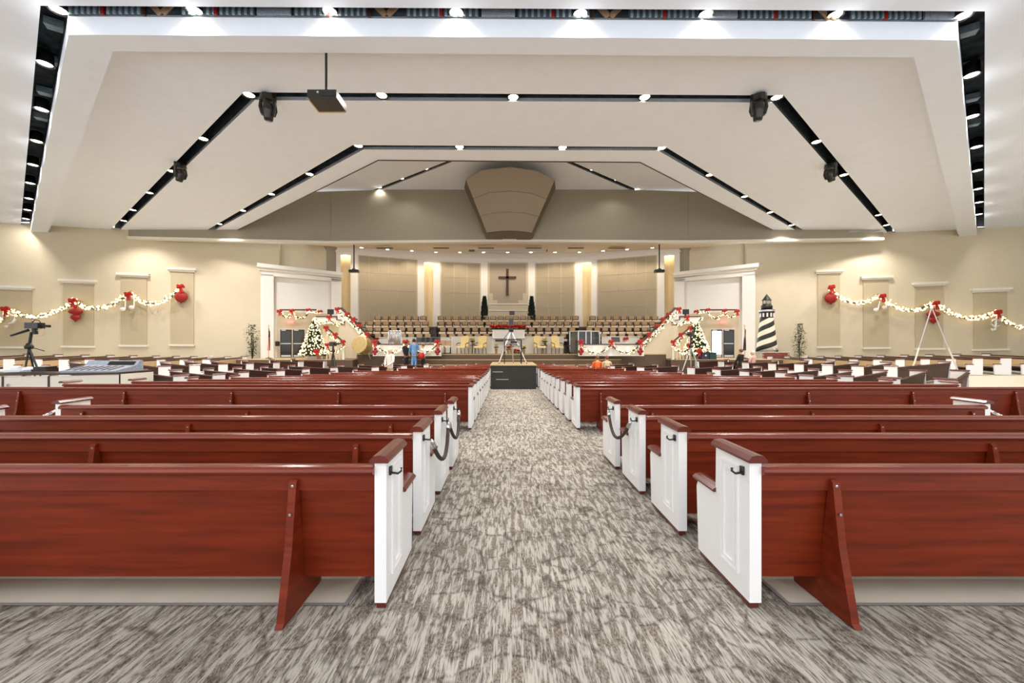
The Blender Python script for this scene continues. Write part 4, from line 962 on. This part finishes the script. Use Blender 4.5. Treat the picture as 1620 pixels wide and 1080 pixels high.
ornament(1310,472,1,'red bauble ornament at the inner end of the right wall garland',0); ornament(1470,497,1,'red tiered ornament on the right wall garland',1)
for px,py,s,lab in ((22,491,-1,'red bow above the white clef on left wall'),(126,478,-1,'red bow above the tiered ornament on left wall'),(212,468,-1,'red bow above the music notes on left wall'),(293,456,-1,'red bow at inner end of left wall garland'),
                    (1308,457,1,'red bow at inner end of right wall garland'),(1387,471,1,'red bow above the music note on right wall'),(1470,482,1,'red bow above the tiered ornament on right wall'),(1566,496,1,'red bow above the treble clef on right wall')):
    bow(onwall(px,py,s,.5),.95,lab,'bows on the wall garlands')
def note(px,py,s,lab,kind):
    c = onwall(px,py,s,.4); t = thing('music_note_cutout',lab,'ornament',c,'white music ornaments'); sc = c.y/FPX
    Q = lambda x,y: c+Vector((x*sc,0,-y*sc))
    def head(x,y,r=4.2): part('note_head', G().ball(Q(x,y),r*sc,10,6,(1.15,.35,.8)), 'white', t, smooth=True)
    if kind == 'beamed':
        head(-7,8); head(7,5); part('note_stem', G().tube([Q(-3.2,7),Q(-2.5,-9)],.9*sc,6), 'white', t); part('note_stem', G().tube([Q(10.8,4),Q(11,-12)],.9*sc,6), 'white', t); part('note_beam', G().slab([Q(-3,-7),Q(11.5,-10),Q(11.5,-13),Q(-3,-10)],(0,.1,0)), 'white', t)
    elif kind == 'pair':
        head(-5,8,3.8); head(8,4,3.8); part('note_stem', G().tube([Q(-2,7),Q(1,-6)],.8*sc,6), 'white', t); part('note_stem', G().tube([Q(11,3),Q(11,-8)],.8*sc,6), 'white', t)
    elif kind == 'treble':
        pts=[(0,2),(3,5),(6,1),(2,-3),(-4,-1),(-6,5),(-1,10),(6,8),(9,2),(6,-5),(2,-10),(4,-15),(6,-11),(2,-2),(1,8),(0,14),(-4,15),(-5,12)]
        part('clef_curl', G().tube([Q(x,y) for x,y in pts],1.3*sc,7), 'white', t, smooth=True)
    else:
        pts=[(-8,6),(-11,1),(-7,-5),(-2,-7)]; part('clef_curl', G().tube([Q(x,y) for x,y in pts],1.6*sc,7), 'white', t, smooth=True); pts=[(2,-6),(9,-4),(11,2),(7,7),(1,9)]; part('clef_curl', G().tube([Q(x,y) for x,y in pts],1.6*sc,7), 'white', t, smooth=True); head(-3,13,2.5)
note(208,482,-1,'white beamed music notes on the left wall garland','beamed'); note(23,504,-1,'white bass clef shape at far left of the left wall','clef'); note(1384,483,1,'white music note on the right wall garland','pair'); note(1564,508,1,'white treble clef on the right wall garland','treble')
# lighthouse
d=27.0; b = P(1213,556,d); zb = b.z; sc = d/FPX
t = thing('lighthouse_model','black and white spiral-striped lighthouse model on a brick base','lighthouse',(b.x,d,zf(b.x,d)))
m = bpy.data.materials.new('spiral'); m.use_nodes = True; nt = m.node_tree; bs = nt.nodes['Principled BSDF']; N,L_ = nt.nodes.new,nt.links.new
tc=N('ShaderNodeTexCoord'); sx=N('ShaderNodeSeparateXYZ'); L_(tc.outputs['Object'],sx.inputs[0]); at=N('ShaderNodeMath'); at.operation='ARCTAN2'; L_(sx.outputs['Y'],at.inputs[0]); L_(sx.outputs['X'],at.inputs[1])
m1=N('ShaderNodeMath'); m1.operation='MULTIPLY'; m1.inputs[1].default_value=1/PI; L_(at.outputs[0],m1.inputs[0]); m2=N('ShaderNodeMath'); m2.operation='MULTIPLY'; m2.inputs[1].default_value=1/(15.5*sc); L_(sx.outputs['Z'],m2.inputs[0])
m3=N('ShaderNodeMath'); m3.operation='SUBTRACT'; L_(m2.outputs[0],m3.inputs[0]); L_(m1.outputs[0],m3.inputs[1]); m4=N('ShaderNodeMath'); m4.operation='FRACT'; L_(m3.outputs[0],m4.inputs[0]); m5=N('ShaderNodeMath'); m5.operation='GREATER_THAN'; m5.inputs[1].default_value=.48; L_(m4.outputs[0],m5.inputs[0])
mx_=N('ShaderNodeMixRGB'); mx_.inputs[1].default_value=C(40,42,38); mx_.inputs[2].default_value=C(236,226,204); L_(m5.outputs[0],mx_.inputs[0]); L_(mx_.outputs[0],bs.inputs['Base Color']); bs.inputs['Roughness'].default_value=.6; MATS['spiral']=m
tw = part('tower', G().lathe((0,0,0),[(15*sc,0),(13.5*sc,10*sc),(11.5*sc,30*sc),(9.3*sc,50*sc),(9*sc,53*sc)],28), 'spiral', t, True, smooth=True); tw.location = (0,0,zb-zf(b.x,d))
U = lambda y: zb+y*sc
part('gallery', G().lathe((b.x,d,U(53)),[(8.6*sc,0),(10.4*sc,9*sc),(10.8*sc,10*sc),(10.8*sc,13*sc),(7*sc,13*sc)],24), 'black', t)
for k in range(12):
    a=2*PI*k/12; c=Vector((b.x+9.9*sc*math.cos(a),d+9.9*sc*math.sin(a),U(57.5))); part('gallery_window', G().obox(c,.1,.035,6*sc,a+PI/2,0,0), 'white', t)
part('gallery_band', G().lathe((b.x,d,U(63)),[(10.9*sc,0),(11*sc,2.6*sc),(10*sc,3*sc)],24), 'aluminium', t)
part('watch_room', G().lathe((b.x,d,U(66)),[(7.6*sc,0),(7.8*sc,6*sc),(5.5*sc,9*sc),(1*sc,10*sc)],20), 'black', t, smooth=True)
part('lantern_glass', G().lathe((b.x,d,U(75)),[(5.5*sc,0),(5.5*sc,6*sc)],16), 'glass', t); part('lantern_lamp', G().ball((b.x,d,U(78)),1.6*sc,8,6), 'yellow', t)
for k in range(8): a=2*PI*k/8; part('lantern_bar', G().tube([(b.x+5.6*sc*math.cos(a),d+5.6*sc*math.sin(a),U(74)),(b.x+5.6*sc*math.cos(a),d+5.6*sc*math.sin(a),U(81.5))],.3*sc,5), 'black', t)
part('roof', G().lathe((b.x,d,U(81)),[(6.6*sc,0),(6*sc,1*sc),(.6*sc,9.5*sc),(.3*sc,10.5*sc)],20), 'black', t)
for y in (11,24.5,38): part('tower_window', G().obox((b.x-3*sc,d-(14.2-y*.1)*sc+.03,U(y)),.05,.06,.08), 'black', t)
part('tower_lamp', G().ball((b.x+2*sc,d-14.4*sc,U(3.4)),.05,8,5), 'white', t)
bz = zf(b.x,d); hw = 21*sc; nrow=6
part('base_core', G().box((b.x-hw+.03,d-hw+.03,bz),(b.x+hw-.03,d+hw-.03,zb)), 'trimw', t)
brk = G().box((-.115,-.02,-.035),(.115,.02,.035)).mesh('brick','brick')
nr = int((zb-bz)/.085)
for r in range(nr):
    for k in range(int(2*hw/.25)+1):
        x = b.x-hw+.12+k*.25+(.125 if r%2 else 0)
        if x < b.x+hw-.1: o = link('brick',brk,t); o.location = Vector((x,d-hw,bz+.045+r*.085))-WL[t.name]
part('base_cap', G().box((b.x-hw-.02,d-hw-.03,zb-.05),(b.x+hw+.02,d+hw,zb)), 'trimw', t)
# ficus plants
def ficus(px,py0,py1,d,wpx,lab,seed):
    random.seed(seed); b = P(px,py1,d); b.z = max(zf(b.x,d),-.2) if d<24.3 else zf(b.x,d); top = P(px,py0,d).z; sc=d/FPX; t = thing('potted_ficus',lab,'plant',b,'potted ficus trees')
    part('pot', G().lathe(b,[(.16,0),(.22,.3),(.24,.33),(.2,.33)],14), 'brown', t, smooth=True)
    for k in range(3): part('stem', G().tube([b+Vector((0,0,.3)),b+Vector((.06*(k-1),.04*k,(top-b.z)*.5)),b+Vector((.12*(k-1),-.05*k,(top-b.z)*.92))],[.03,.025,.01],6), 'brown', t)
    g=G()
    for i in range(620):
        u=random.random(); zz = P(0,py1,d).z-.1+(top-P(0,py1,d).z+.1)*u; r=wpx*sc*.5*(.65+.5*math.sin(u*7+seed)*.5+.25*random.random())*(1 if u<.85 else .7); a=random.uniform(0,2*PI); rr=r*math.sqrt(random.random())
        c=Vector((b.x+rr*math.cos(a),b.y+rr*math.sin(a),zz)); v=Vector((math.cos(a),math.sin(a),random.uniform(-1,.4))).normalized()*.15; w2=v.cross(Vector((0,0,1))).normalized()*.045
        g.add([c,c+v*.5+w2,c+v,c+v*.5-w2],[(0,1,2,3)])
    part('foliage', g, 'leaf', t, kind='stuff')
ficus(399,512,560,27.3,22,'leafy potted ficus beside the left portal',3); ficus(1265,511,561,27.3,21,'leafy potted ficus right of the lighthouse',5)
# flags
def flag(px,y0,y1,d,lab,m,w_):
    a,b = P(px,y0,d),P(px,y1,d); t = thing('flag_on_pole',lab,'flag',(b.x,d,.61)); part('pole', G().tube([(a.x,d,.62),a],.022,8), 'gold', t); part('finial', G().lathe(a,[(.02,0),(.05,.06),(.01,.16)],8), 'gold', t); part('stand', G().lathe((b.x,d,.605),[(.2,0),(.2,.03),(.04,.08)],12), 'brown', t)
    g=G(); n=10; vs=[]
    for j in range(9):
        u=j/8; zz=a.z-.12-(a.z-b.z-.5)*u; 
        for i in range(n+1): q=i/n; vs.append((a.x+.02+(w_*q)*(.25+.75*u)*.9-.12*u,d-.03+.06*math.sin(q*9+u*2),zz-.25*q*(1-u)))
    g.add(vs,[(j*(n+1)+i,j*(n+1)+i+1,(j+1)*(n+1)+i+1,(j+1)*(n+1)+i) for j in range(8) for i in range(n)]); part('flag_cloth', g, m, t)
m = bpy.data.materials.new('stripes'); m.use_nodes=True; nt=m.node_tree; bs=nt.nodes['Principled BSDF']; N,L_=nt.nodes.new,nt.links.new
tc=N('ShaderNodeTexCoord'); wv=N('ShaderNodeTexWave'); wv.inputs['Scale'].default_value=4.5; L_(tc.outputs['Object'],wv.inputs[0]); cr=N('ShaderNodeValToRGB'); cr.color_ramp.interpolation='CONSTANT'; cr.color_ramp.elements[0].color=C(170,40,36); cr.color_ramp.elements[1].position=.5; cr.color_ramp.elements[1].color=C(220,196,180); L_(wv.outputs[0],cr.inputs[0])
sx=N('ShaderNodeSeparateXYZ'); L_(tc.outputs['Object'],sx.inputs[0]); gt=N('ShaderNodeMath'); gt.operation='GREATER_THAN'; gt.inputs[1].default_value=2.05; L_(sx.outputs['Z'],gt.inputs[0]); mx_=N('ShaderNodeMixRGB'); L_(gt.outputs[0],mx_.inputs[0]); L_(cr.outputs[0],mx_.inputs[1]); mx_.inputs[2].default_value=C(52,44,66); L_(mx_.outputs[0],bs.inputs['Base Color']); MATS['stripes']=m
flag(425,516,563,25.6,'red striped flag hanging on a pole beside the left portal','stripes',.3); flag(1178,516,563,25.6,'dark furled flag on a pole left of the lighthouse','navy',.16)
# bins by the right doors
for px,m,lab in ((1114,'navy','dark blue box with a white spot below the right tree'),(1125,'teal','dark green box beside the dark blue box')):
    c = P(px,562,24.2); t = thing('storage_box',lab,'box',(c.x,24.2,.605)); part('body', G().box((c.x-.24,24.0,.605),(c.x+.24,24.4,c.z+.16)), m, t); part('lid', G().box((c.x-.26,23.98,c.z+.16),(c.x+.26,24.42,c.z+.2)), m, t)
    if m=='navy': part('spot', G().lathe((c.x,23.995,c.z),[(.002,-.003),(.05,-.002),(.05,.004),(.002,.004)],12,Matrix.Rotation(PI/2,3,'X')), 'white', t)
# ================================================================ CAMERAS, BOOTH, PEOPLE
d=16.55; a,b = P(775.5,577,d),P(847.5,577,d); zb=zf(.4,d); zt_=P(0,576.5,d).z
t = thing('camera_platform','black carpeted camera platform standing in the centre aisle','platform',((a.x+b.x)/2,d,zb))
part('body', G().box((-.68,d,zb),(1.30,d+2.6,zt_-.05)), 'blackcarpet', t); part('top_board', G().box((-.70,d-.03,zt_-.05),(1.32,d+2.63,zt_)), 'stagecarpet', t)
for z,x0,x1 in ((zb+.75,-.6,-.15),(zb+.42,-.45,.1)): part('seam_strip', G().box((x0,d-.012,z),(x1,d,z+.02)), 'aluminium', t)
def tripod(px,py,d,base,feet,lab,cat='camera',legm='aluminium',head=1.0,bodydir=1,extra=True):
    ap = P(px,py,d); t = thing('tripod_camera',lab,cat,(ap.x,d,base))
    for fx,fy in feet:
        f = Vector((P(fx,0,d+fy).x,d+fy,base+.02)); part('tripod_leg', G().tube([ap+Vector((0,0,-.05)),ap.lerp(f,.5),f],[.03,.028,.02],8), legm, t); part('leg_foot', G().ball(f,.03,8,5), 'black', t)
    part('tripod_head', G().lathe(ap+Vector((0,0,-.08)),[(.1,0),(.12,.08),(.08,.14),(.06,.2)],12), 'black', t, smooth=True)
    return t, ap
t,ap = tripod(808.5,522,17.9,zt_,((789.5,-.45),(833,-.45),(812,.55)),'silver-legged tripod with black video camera on the centre camera platform')
c = ap+Vector((0,0,.38)); part('camera_body', G().obox(c,.2,.62,.3), 'blacksheen', t); part('camera_lens', G().lathe(c+Vector((0,.3,.02)),[(.08,0),(.1,.1),(.11,.25),(.09,.26)],12,Matrix.Rotation(-PI/2,3,'X')), 'black', t)
part('viewfinder', G().obox(P(810,495,17.7),.24,.1,.18), 'black', t); part('viewfinder_arm', G().tube([c+Vector((0,-.1,.1)),P(810,499,17.7)],.025,6), 'gold', t)
part('spreader', G().tube([P(799,546,17.8),P(809,544,18.1),P(821,546,17.8)],.018,6), 'black', t)
part('pan_handle', G().tube([ap+Vector((0,0,.05)),P(797,536,17.4)],.016,6), 'black', t); part('zoom_control', G().obox(P(790,538.5,17.4),.38,.08,.1), 'black', t)
t = thing('equipment_frame','black tubular equipment frame straddling the centre tripod','frame',(P(812,0,17.3).x,17.3,zt_))
for x in (798,825):
    for dy in (0,.7): p=P(x,537,17.2); part('post', G().tube([(p.x,17.2+dy,zt_),(p.x,17.2+dy,p.z)],.022,6), 'black', t)
p0,p1=P(798,537,17.2),P(825,537,17.2); part('crossbar', G().tube([p0,p1],.025,6), 'black', t); part('crossbar', G().tube([p0+Vector((0,.7,0)),p1+Vector((0,.7,0))],.025,6), 'black', t)
part('shelf', G().box((p0.x,17.2,p0.z-.3),(p1.x,17.9,p0.z-.28)), 'black', t); part('monitor', G().obox(P(813,541,17.3),.3,.08,.1), 'black', t)
# left rear camera
zb2=zf(-16,13.2)
t,ap = tripod(46,548,13.2,zb2,((33,-.4),(60,.3),(74,-.1)),'black video camera on a tripod at the far left','camera','black')
part('column', G().tube([ap,P(50,525,13.2)],.04,8), 'black', t); c=P(55,515,13.2)
part('camera_body', G().obox(c,.46,.22,.2), 'blacksheen', t); part('camera_lens', G().tube([c+Vector((.2,0,.0)),c+Vector((.52,0,-.02))],.045,10), 'black', t); part('carry_handle', G().tube([c+Vector((-.1,0,.1)),c+Vector((0,0,.2)),c+Vector((.15,0,.18)),c+Vector((.2,0,.1))],.015,6), 'black', t)
part('shoulder_grip', G().tube([c+Vector((0,0,-.1)),c+Vector((.02,0,-.3))],.07,8), 'black', t); part('rear_arm', G().tube([P(45,522,13.2),P(17,531,13.1)],[.05,.03],8), 'black', t); part('flag_hood', G().obox(P(52,504,13.2),.16,.12,.02), 'black', t)
part('cable', G().tube([P(58,523,13.1),P(69,519,13.1),P(71,527,13.1),P(65,532,13.1),P(56,531,13.1)],.008,5), 'yellowtag', t); part('pan_handle', G().tube([ap,P(70,555,12.9)],.014,6), 'black', t)
# right front camera
zr=zf(11,22.3)
t,ap = tripod(1093,548,22.3,zr,((1076,-.3),(1093,.4),(1110,-.2)),'black camera on silver tripod in front of the right christmas tree')
c=P(1093,530,22.3); part('column', G().tube([ap,c],.05,8), 'black', t); part('camera_body', G().obox(c+Vector((0,0,.05)),.2,.5,.28), 'blacksheen', t); part('viewfinder', G().obox(c+Vector((.05,-.2,.38)),.26,.1,.16,0,0,.4), 'black', t); part('rear_arm', G().tube([c,P(1082,527,22.2)],.03,6), 'black', t)
# left front camera
zr=zf(-10.1,22.3)
t,ap = tripod(527,555,22.3,zr,((520,-.3),(527,.4),(536,-.2)),'black camera on dark tripod in front of the left stairs','camera','blacksheen')
c=P(527,544,22.3); part('column', G().tube([ap,c],.05,8), 'black', t); part('camera_body', G().obox(c,.22,.5,.26), 'blacksheen', t); part('camera_lens', G().tube([c+Vector((.1,.1,0)),c+Vector((.4,.2,.02))],.05,8), 'black', t)
# tall white tripod frame by the right wall
d=17.5; ap=P(1474,486,d); t = thing('tripod_stand','tall thin white tripod stand in front of the right wall','stand',(ap.x,d,zf(ap.x,d)))
for fx,dy in ((1449,-.2),(1507,-.2),(1507,.9)):
    k=P(fx,566,d+dy); dirv=(k-ap); f=ap+dirv*((ap.z-zf(k.x,k.y))/(ap.z-k.z)); part('leg', G().tube([ap,f],.022,7), 'aluminium', t); part('lower_leg', G().tube([ap.lerp(f,.55),f],.03,7), 'trimw', t)
part('collar', G().lathe(ap-Vector((0,0,.06)),[(.05,0),(.06,.06),(.03,.14)],10), 'white', t)
# control booth at the left
d=10.8; z0=zf(-12,d)
t = thing('control_desk','cream-panelled sound desk with dark edges behind the left pews','desk',(P(95,0,d).x,d,z0))
def pn(x0,x1,ya,yb,name='front_panel'):
    a,b=P(x0,ya,d),P(x1,yb,d); return part(name, G().slab([Vector((a.x,d,z0)),Vector((b.x,d,z0)),b,a],(0,.06,0)), 'trimw', t)
f1=pn(6,76,595.5,594.5); pn(79,190.5,595,592); pn(-60,3.5,597,596)
a,b=P(-60,595,d),P(191,591.5,d); part('desk_top', G().slab([Vector((a.x,d-.05,a.z)),Vector((b.x,d-.05,b.z)),Vector((b.x,d+1.0,b.z)),Vector((a.x,d+1.0,a.z))],(0,0,.05)), 'chairwood', t)
for x in (4.8,77.5): p=P(x,595,d); part('edge_post', G().box((p.x-.025,d-.015,z0),(p.x+.025,d+.06,p.z)), 'chairwood', t)
part('side_panel', G().box((b.x-.05,d,z0),(b.x,d+1.0,b.z)), 'trimw', t)
p=P(14,609,d); part('lock', G().lathe(p,[(.01,.03),(.04,.03),(.045,0)],10,Matrix.Rotation(PI/2,3,'X')), 'chrome', f1)
zt2=P(0,592,d).z+.03
a,b=P(95,0,d+.1),P(182,0,d+.1)
t = thing('mixing_console','grey mixing console with raised meter bridge on the sound desk','console',((a.x+b.x)/2,d+.5,zt2))
part('chassis', G().ext([(d+.1,zt2),(d+.1,zt2+.06),(d+.75,zt2+.2),(d+.85,zt2+.33),(d+.95,zt2+.33),(d+.95,zt2)],a.x,b.x), 'console', t)
part('meter_bridge', G().ext([(d+.72,zt2+.2),(d+.8,zt2+.31),(d+.84,zt2+.31),(d+.76,zt2+.2)],a.x+.7,b.x-.1), 'black', t)
for k in range(14): x=a.x+.1+k*.1; part('fader_strip', G().ext([(d+.16,zt2+.075),(d+.6,zt2+.17),(d+.6,zt2+.18),(d+.16,zt2+.085)],x,x+.05), 'aluminium' if k%2 else 'navy', t)
for k,(x,w_,h,m,lab) in enumerate(((24,.5,.07,'papers','stack of white papers on the left of the sound desk'),(40,.42,.12,'papers','white binder lying on the sound desk'),(56,.3,.05,'console','grey device on the sound desk near the white binder'),(74,.34,.14,'black','small black equipment box on the sound desk'))):
    p=P(x,0,d+.45); t = thing('desk_item',lab,'papers' if m=='papers' else 'device',(p.x,d+.4,zt2+.03)); part('lower_layer', G().obox((p.x,d+.4,zt2+.03+h*.25),w_,.4,h*.5,.1*k), m, t); part('upper_layer', G().obox((p.x+.02,d+.4,zt2+.03+h*.75),w_*.9,.34,h*.5,.1*k-.15), m, t)
    if x==40: part('red_label', G().obox((p.x+.1,d+.3,zt2+.035+h),.14,.06,.01,.2), 'darkred', t)
# people
def skinmesh(V, E, m, sub=2):
    me = bpy.data.meshes.new('sk'); me.from_pydata([v[0] for v in V],E,[]); o = bpy.data.objects.new('sk',me); COL.objects.link(o)
    o.modifiers.new('s','SKIN'); 
    for i,v in enumerate(V): me.skin_vertices[0].data[i].radius = v[1] if isinstance(v[1],tuple) else (v[1],v[1])
    me.skin_vertices[0].data[0].use_root = True
    o.modifiers.new('u','SUBSURF').levels = sub; dg = bpy.context.evaluated_depsgraph_get(); r = bpy.data.meshes.new_from_object(o.evaluated_get(dg)); bpy.data.objects.remove(o)
    r.materials.clear(); r.materials.append(MATS[m]); r.polygons.foreach_set('use_smooth',[True]*len(r.polygons)); return r
def person(px, d, base, h, lab, top, bottom, hair, skin='skin', rz=0, sit=False, arms=(.1,.1), fold=False):
    x=(px-CX)*d/FPX; t = thing('person',lab,'person',(x,d,base),None,rz); s=h/1.7
    hip=.9 if not sit else .0; 
    def v(a,b,c): return (a*s,b*s,(c-(0 if not sit else .9)+ (0 if not sit else 0))*s)
    # facing +y in local space
    V=[(v(0,0,.93),(.15*s,.11*s)),(v(0,0,1.12),(.13*s,.10*s)),(v(0,-.01,1.32),(.165*s,.11*s)),(v(0,-.01,1.43),(.10*s,.08*s)),(v(0,0,1.50),(.055*s,.055*s)),(v(0,.02,1.57),(.075*s,.09*s)),(v(0,.02,1.65),(.07*s,.085*s))]
    E=[(0,1),(1,2),(2,3),(3,4),(4,5),(5,6)]
    def add(p,r,j): V.append((p,r)); E.append((j,len(V)-1)); return len(V)-1
    arm_pts={}
    for q,sw in ((-1,arms[0]),(1,arms[1])):
        a=add(v(q*.19,-.01,1.40),.055*s,3); e=add(v(q*.24,.02+sw*.3,1.13),.043*s,a); w_=add(v(q*(.24 if not fold else .1),.06+sw if not fold else .2,.9 if not fold else .98),.03*s,e); hnd=add(v(q*(.24 if not fold else .04),.08+sw if not fold else .24,.83 if not fold else .95),.032*s,w_)
        for f in range(4): add(v(q*(.24 if not fold else .02)+(f-1.5)*.018,.10+sw if not fold else .27,(.75 if not fold else .9)+abs(f-1.5)*.008),.009*s,hnd)
        add(v(q*(.24 if not fold else .03)-q*.045,.10+sw if not fold else .26,.80 if not fold else .96),.010*s,hnd)
        arm_pts[q]=(a,e,w_)
    leg={}
    for q in (-1,1):
        if not sit: k=add(v(q*.09,.01,.5),.06*s,0); f=add(v(q*.09,-.02,.08),.042*s,k); add(v(q*.1,.12,.035),.035*s,f)
        else: k=add(v(q*.1,.42,.93),.065*s,0); f=add(v(q*.1,.44,.5),.045*s,k); add(v(q*.1,.56,.47),.035*s,f)
        leg[q]=(k,f)
    link('body',skinmesh(V,E,skin),t,True)
    g=lambda i,k: (V[i][0],tuple(c*k for c in V[i][1]) if isinstance(V[i][1],tuple) else V[i][1]*k)
    TV=[(v(0,0,.80),(.17*s,.13*s)),g(1,1.2),g(2,1.12),g(3,1.1)]; TE=[(0,1),(1,2),(2,3)]
    for q in (-1,1):
        a,e,w_=arm_pts[q]; n_=len(TV); TV+= [g(a,1.3),g(e,1.35),g(w_,1.3)]; TE+=[(3,n_),(n_,n_+1),(n_+1,n_+2)]
    link('top',skinmesh(TV,TE,top),t,True)
    LV=[(V[0][0],(.155*s,.12*s))]; LE=[]
    for q in (-1,1):
        k,f=leg[q]; n_=len(LV); LV+=[g(k,1.35),g(f,1.4)]; LE+=[(0,n_),(n_,n_+1)]
    link('trousers',skinmesh(LV,LE,bottom),t,True)
    hc=Vector(v(0,0,1.64)); G_=G().ball(hc+Vector((0,-.02*s,.02*s)),.098*s,12,8,(1,1.08,1.05)); link('hair',G_.mesh('hair',hair,True),t,True)
    fc=Vector(v(0,.11,1.60)); fm=G().ball(fc+Vector((0,.0,-.01*s)),.016*s,6,4,(1,1.4,1.6)); link('nose',fm.mesh('nose',skin,True),t,True)
    for q in (-1,1): link('eye',G().ball(fc+Vector((q*.03*s,-.012*s,.02*s)),.011*s,6,4).mesh('eye','black'),t,True); link('ear',G().ball(Vector(v(q*.082,.02,1.6)),.026*s,6,4,(.5,1,1.4)).mesh('ear',skin),t,True)
    return t
person(617,17.3,zf(-5.3,17.3)+.01,1.74,'white-haired person in white top and khaki trousers with clasped hands','cloth_white','cloth_khaki','whitehair',rz=PI-.5,fold=True)
person(655,22.95,.012,1.83,'person in light blue shirt seen from behind','cloth_blue','cloth_blue','darkhair',rz=.2,arms=(.05,.15))
person(642.5,23.0,.012,1.68,'dark-haired person dressed in black','cloth_black','cloth_black','darkhair','skin2',rz=-2.2)
person(669.5,22.9,.012,1.5,'person in white blouse holding something red','cloth_white','cloth_black','brownhair',rz=2.6,fold=True)
p=P(667,562,22.6); t=thing('red_bag','bright red bag held by the person in white blouse','bag',p); part('bag_body', G().lathe(p,[(.12,-.2),(.19,-.14),(.17,.08),(.1,.16)],12), 'red', t, smooth=True); part('bag_handle', G().tube([p+Vector((-.1,0,.14)),p+Vector((-.06,0,.28)),p+Vector((.06,0,.28)),p+Vector((.1,0,.14))],.015,6), 'red', t)
person(945,19.25,.12,1.7,'person in bright orange top seated near the right orchestra rail','cloth_orange','cloth_black','brownhair',rz=0,sit=True)
person(960,19.25,.12,1.7,'person in tan top seated next to the one in orange','cloth_tan','cloth_khaki','brownhair',rz=0,sit=True)
person(1172,20.6,.45,1.7,'brown-haired person in dark top seated left of the lighthouse','cloth_black','cloth_black','brownhair',rz=.5,sit=True,arms=(.2,.3))
person(1191,20.2,.36,1.7,'white-haired person in pale pink seated beside the dark-topped person','cloth_pink','cloth_khaki','whitehair',rz=.5,sit=True)
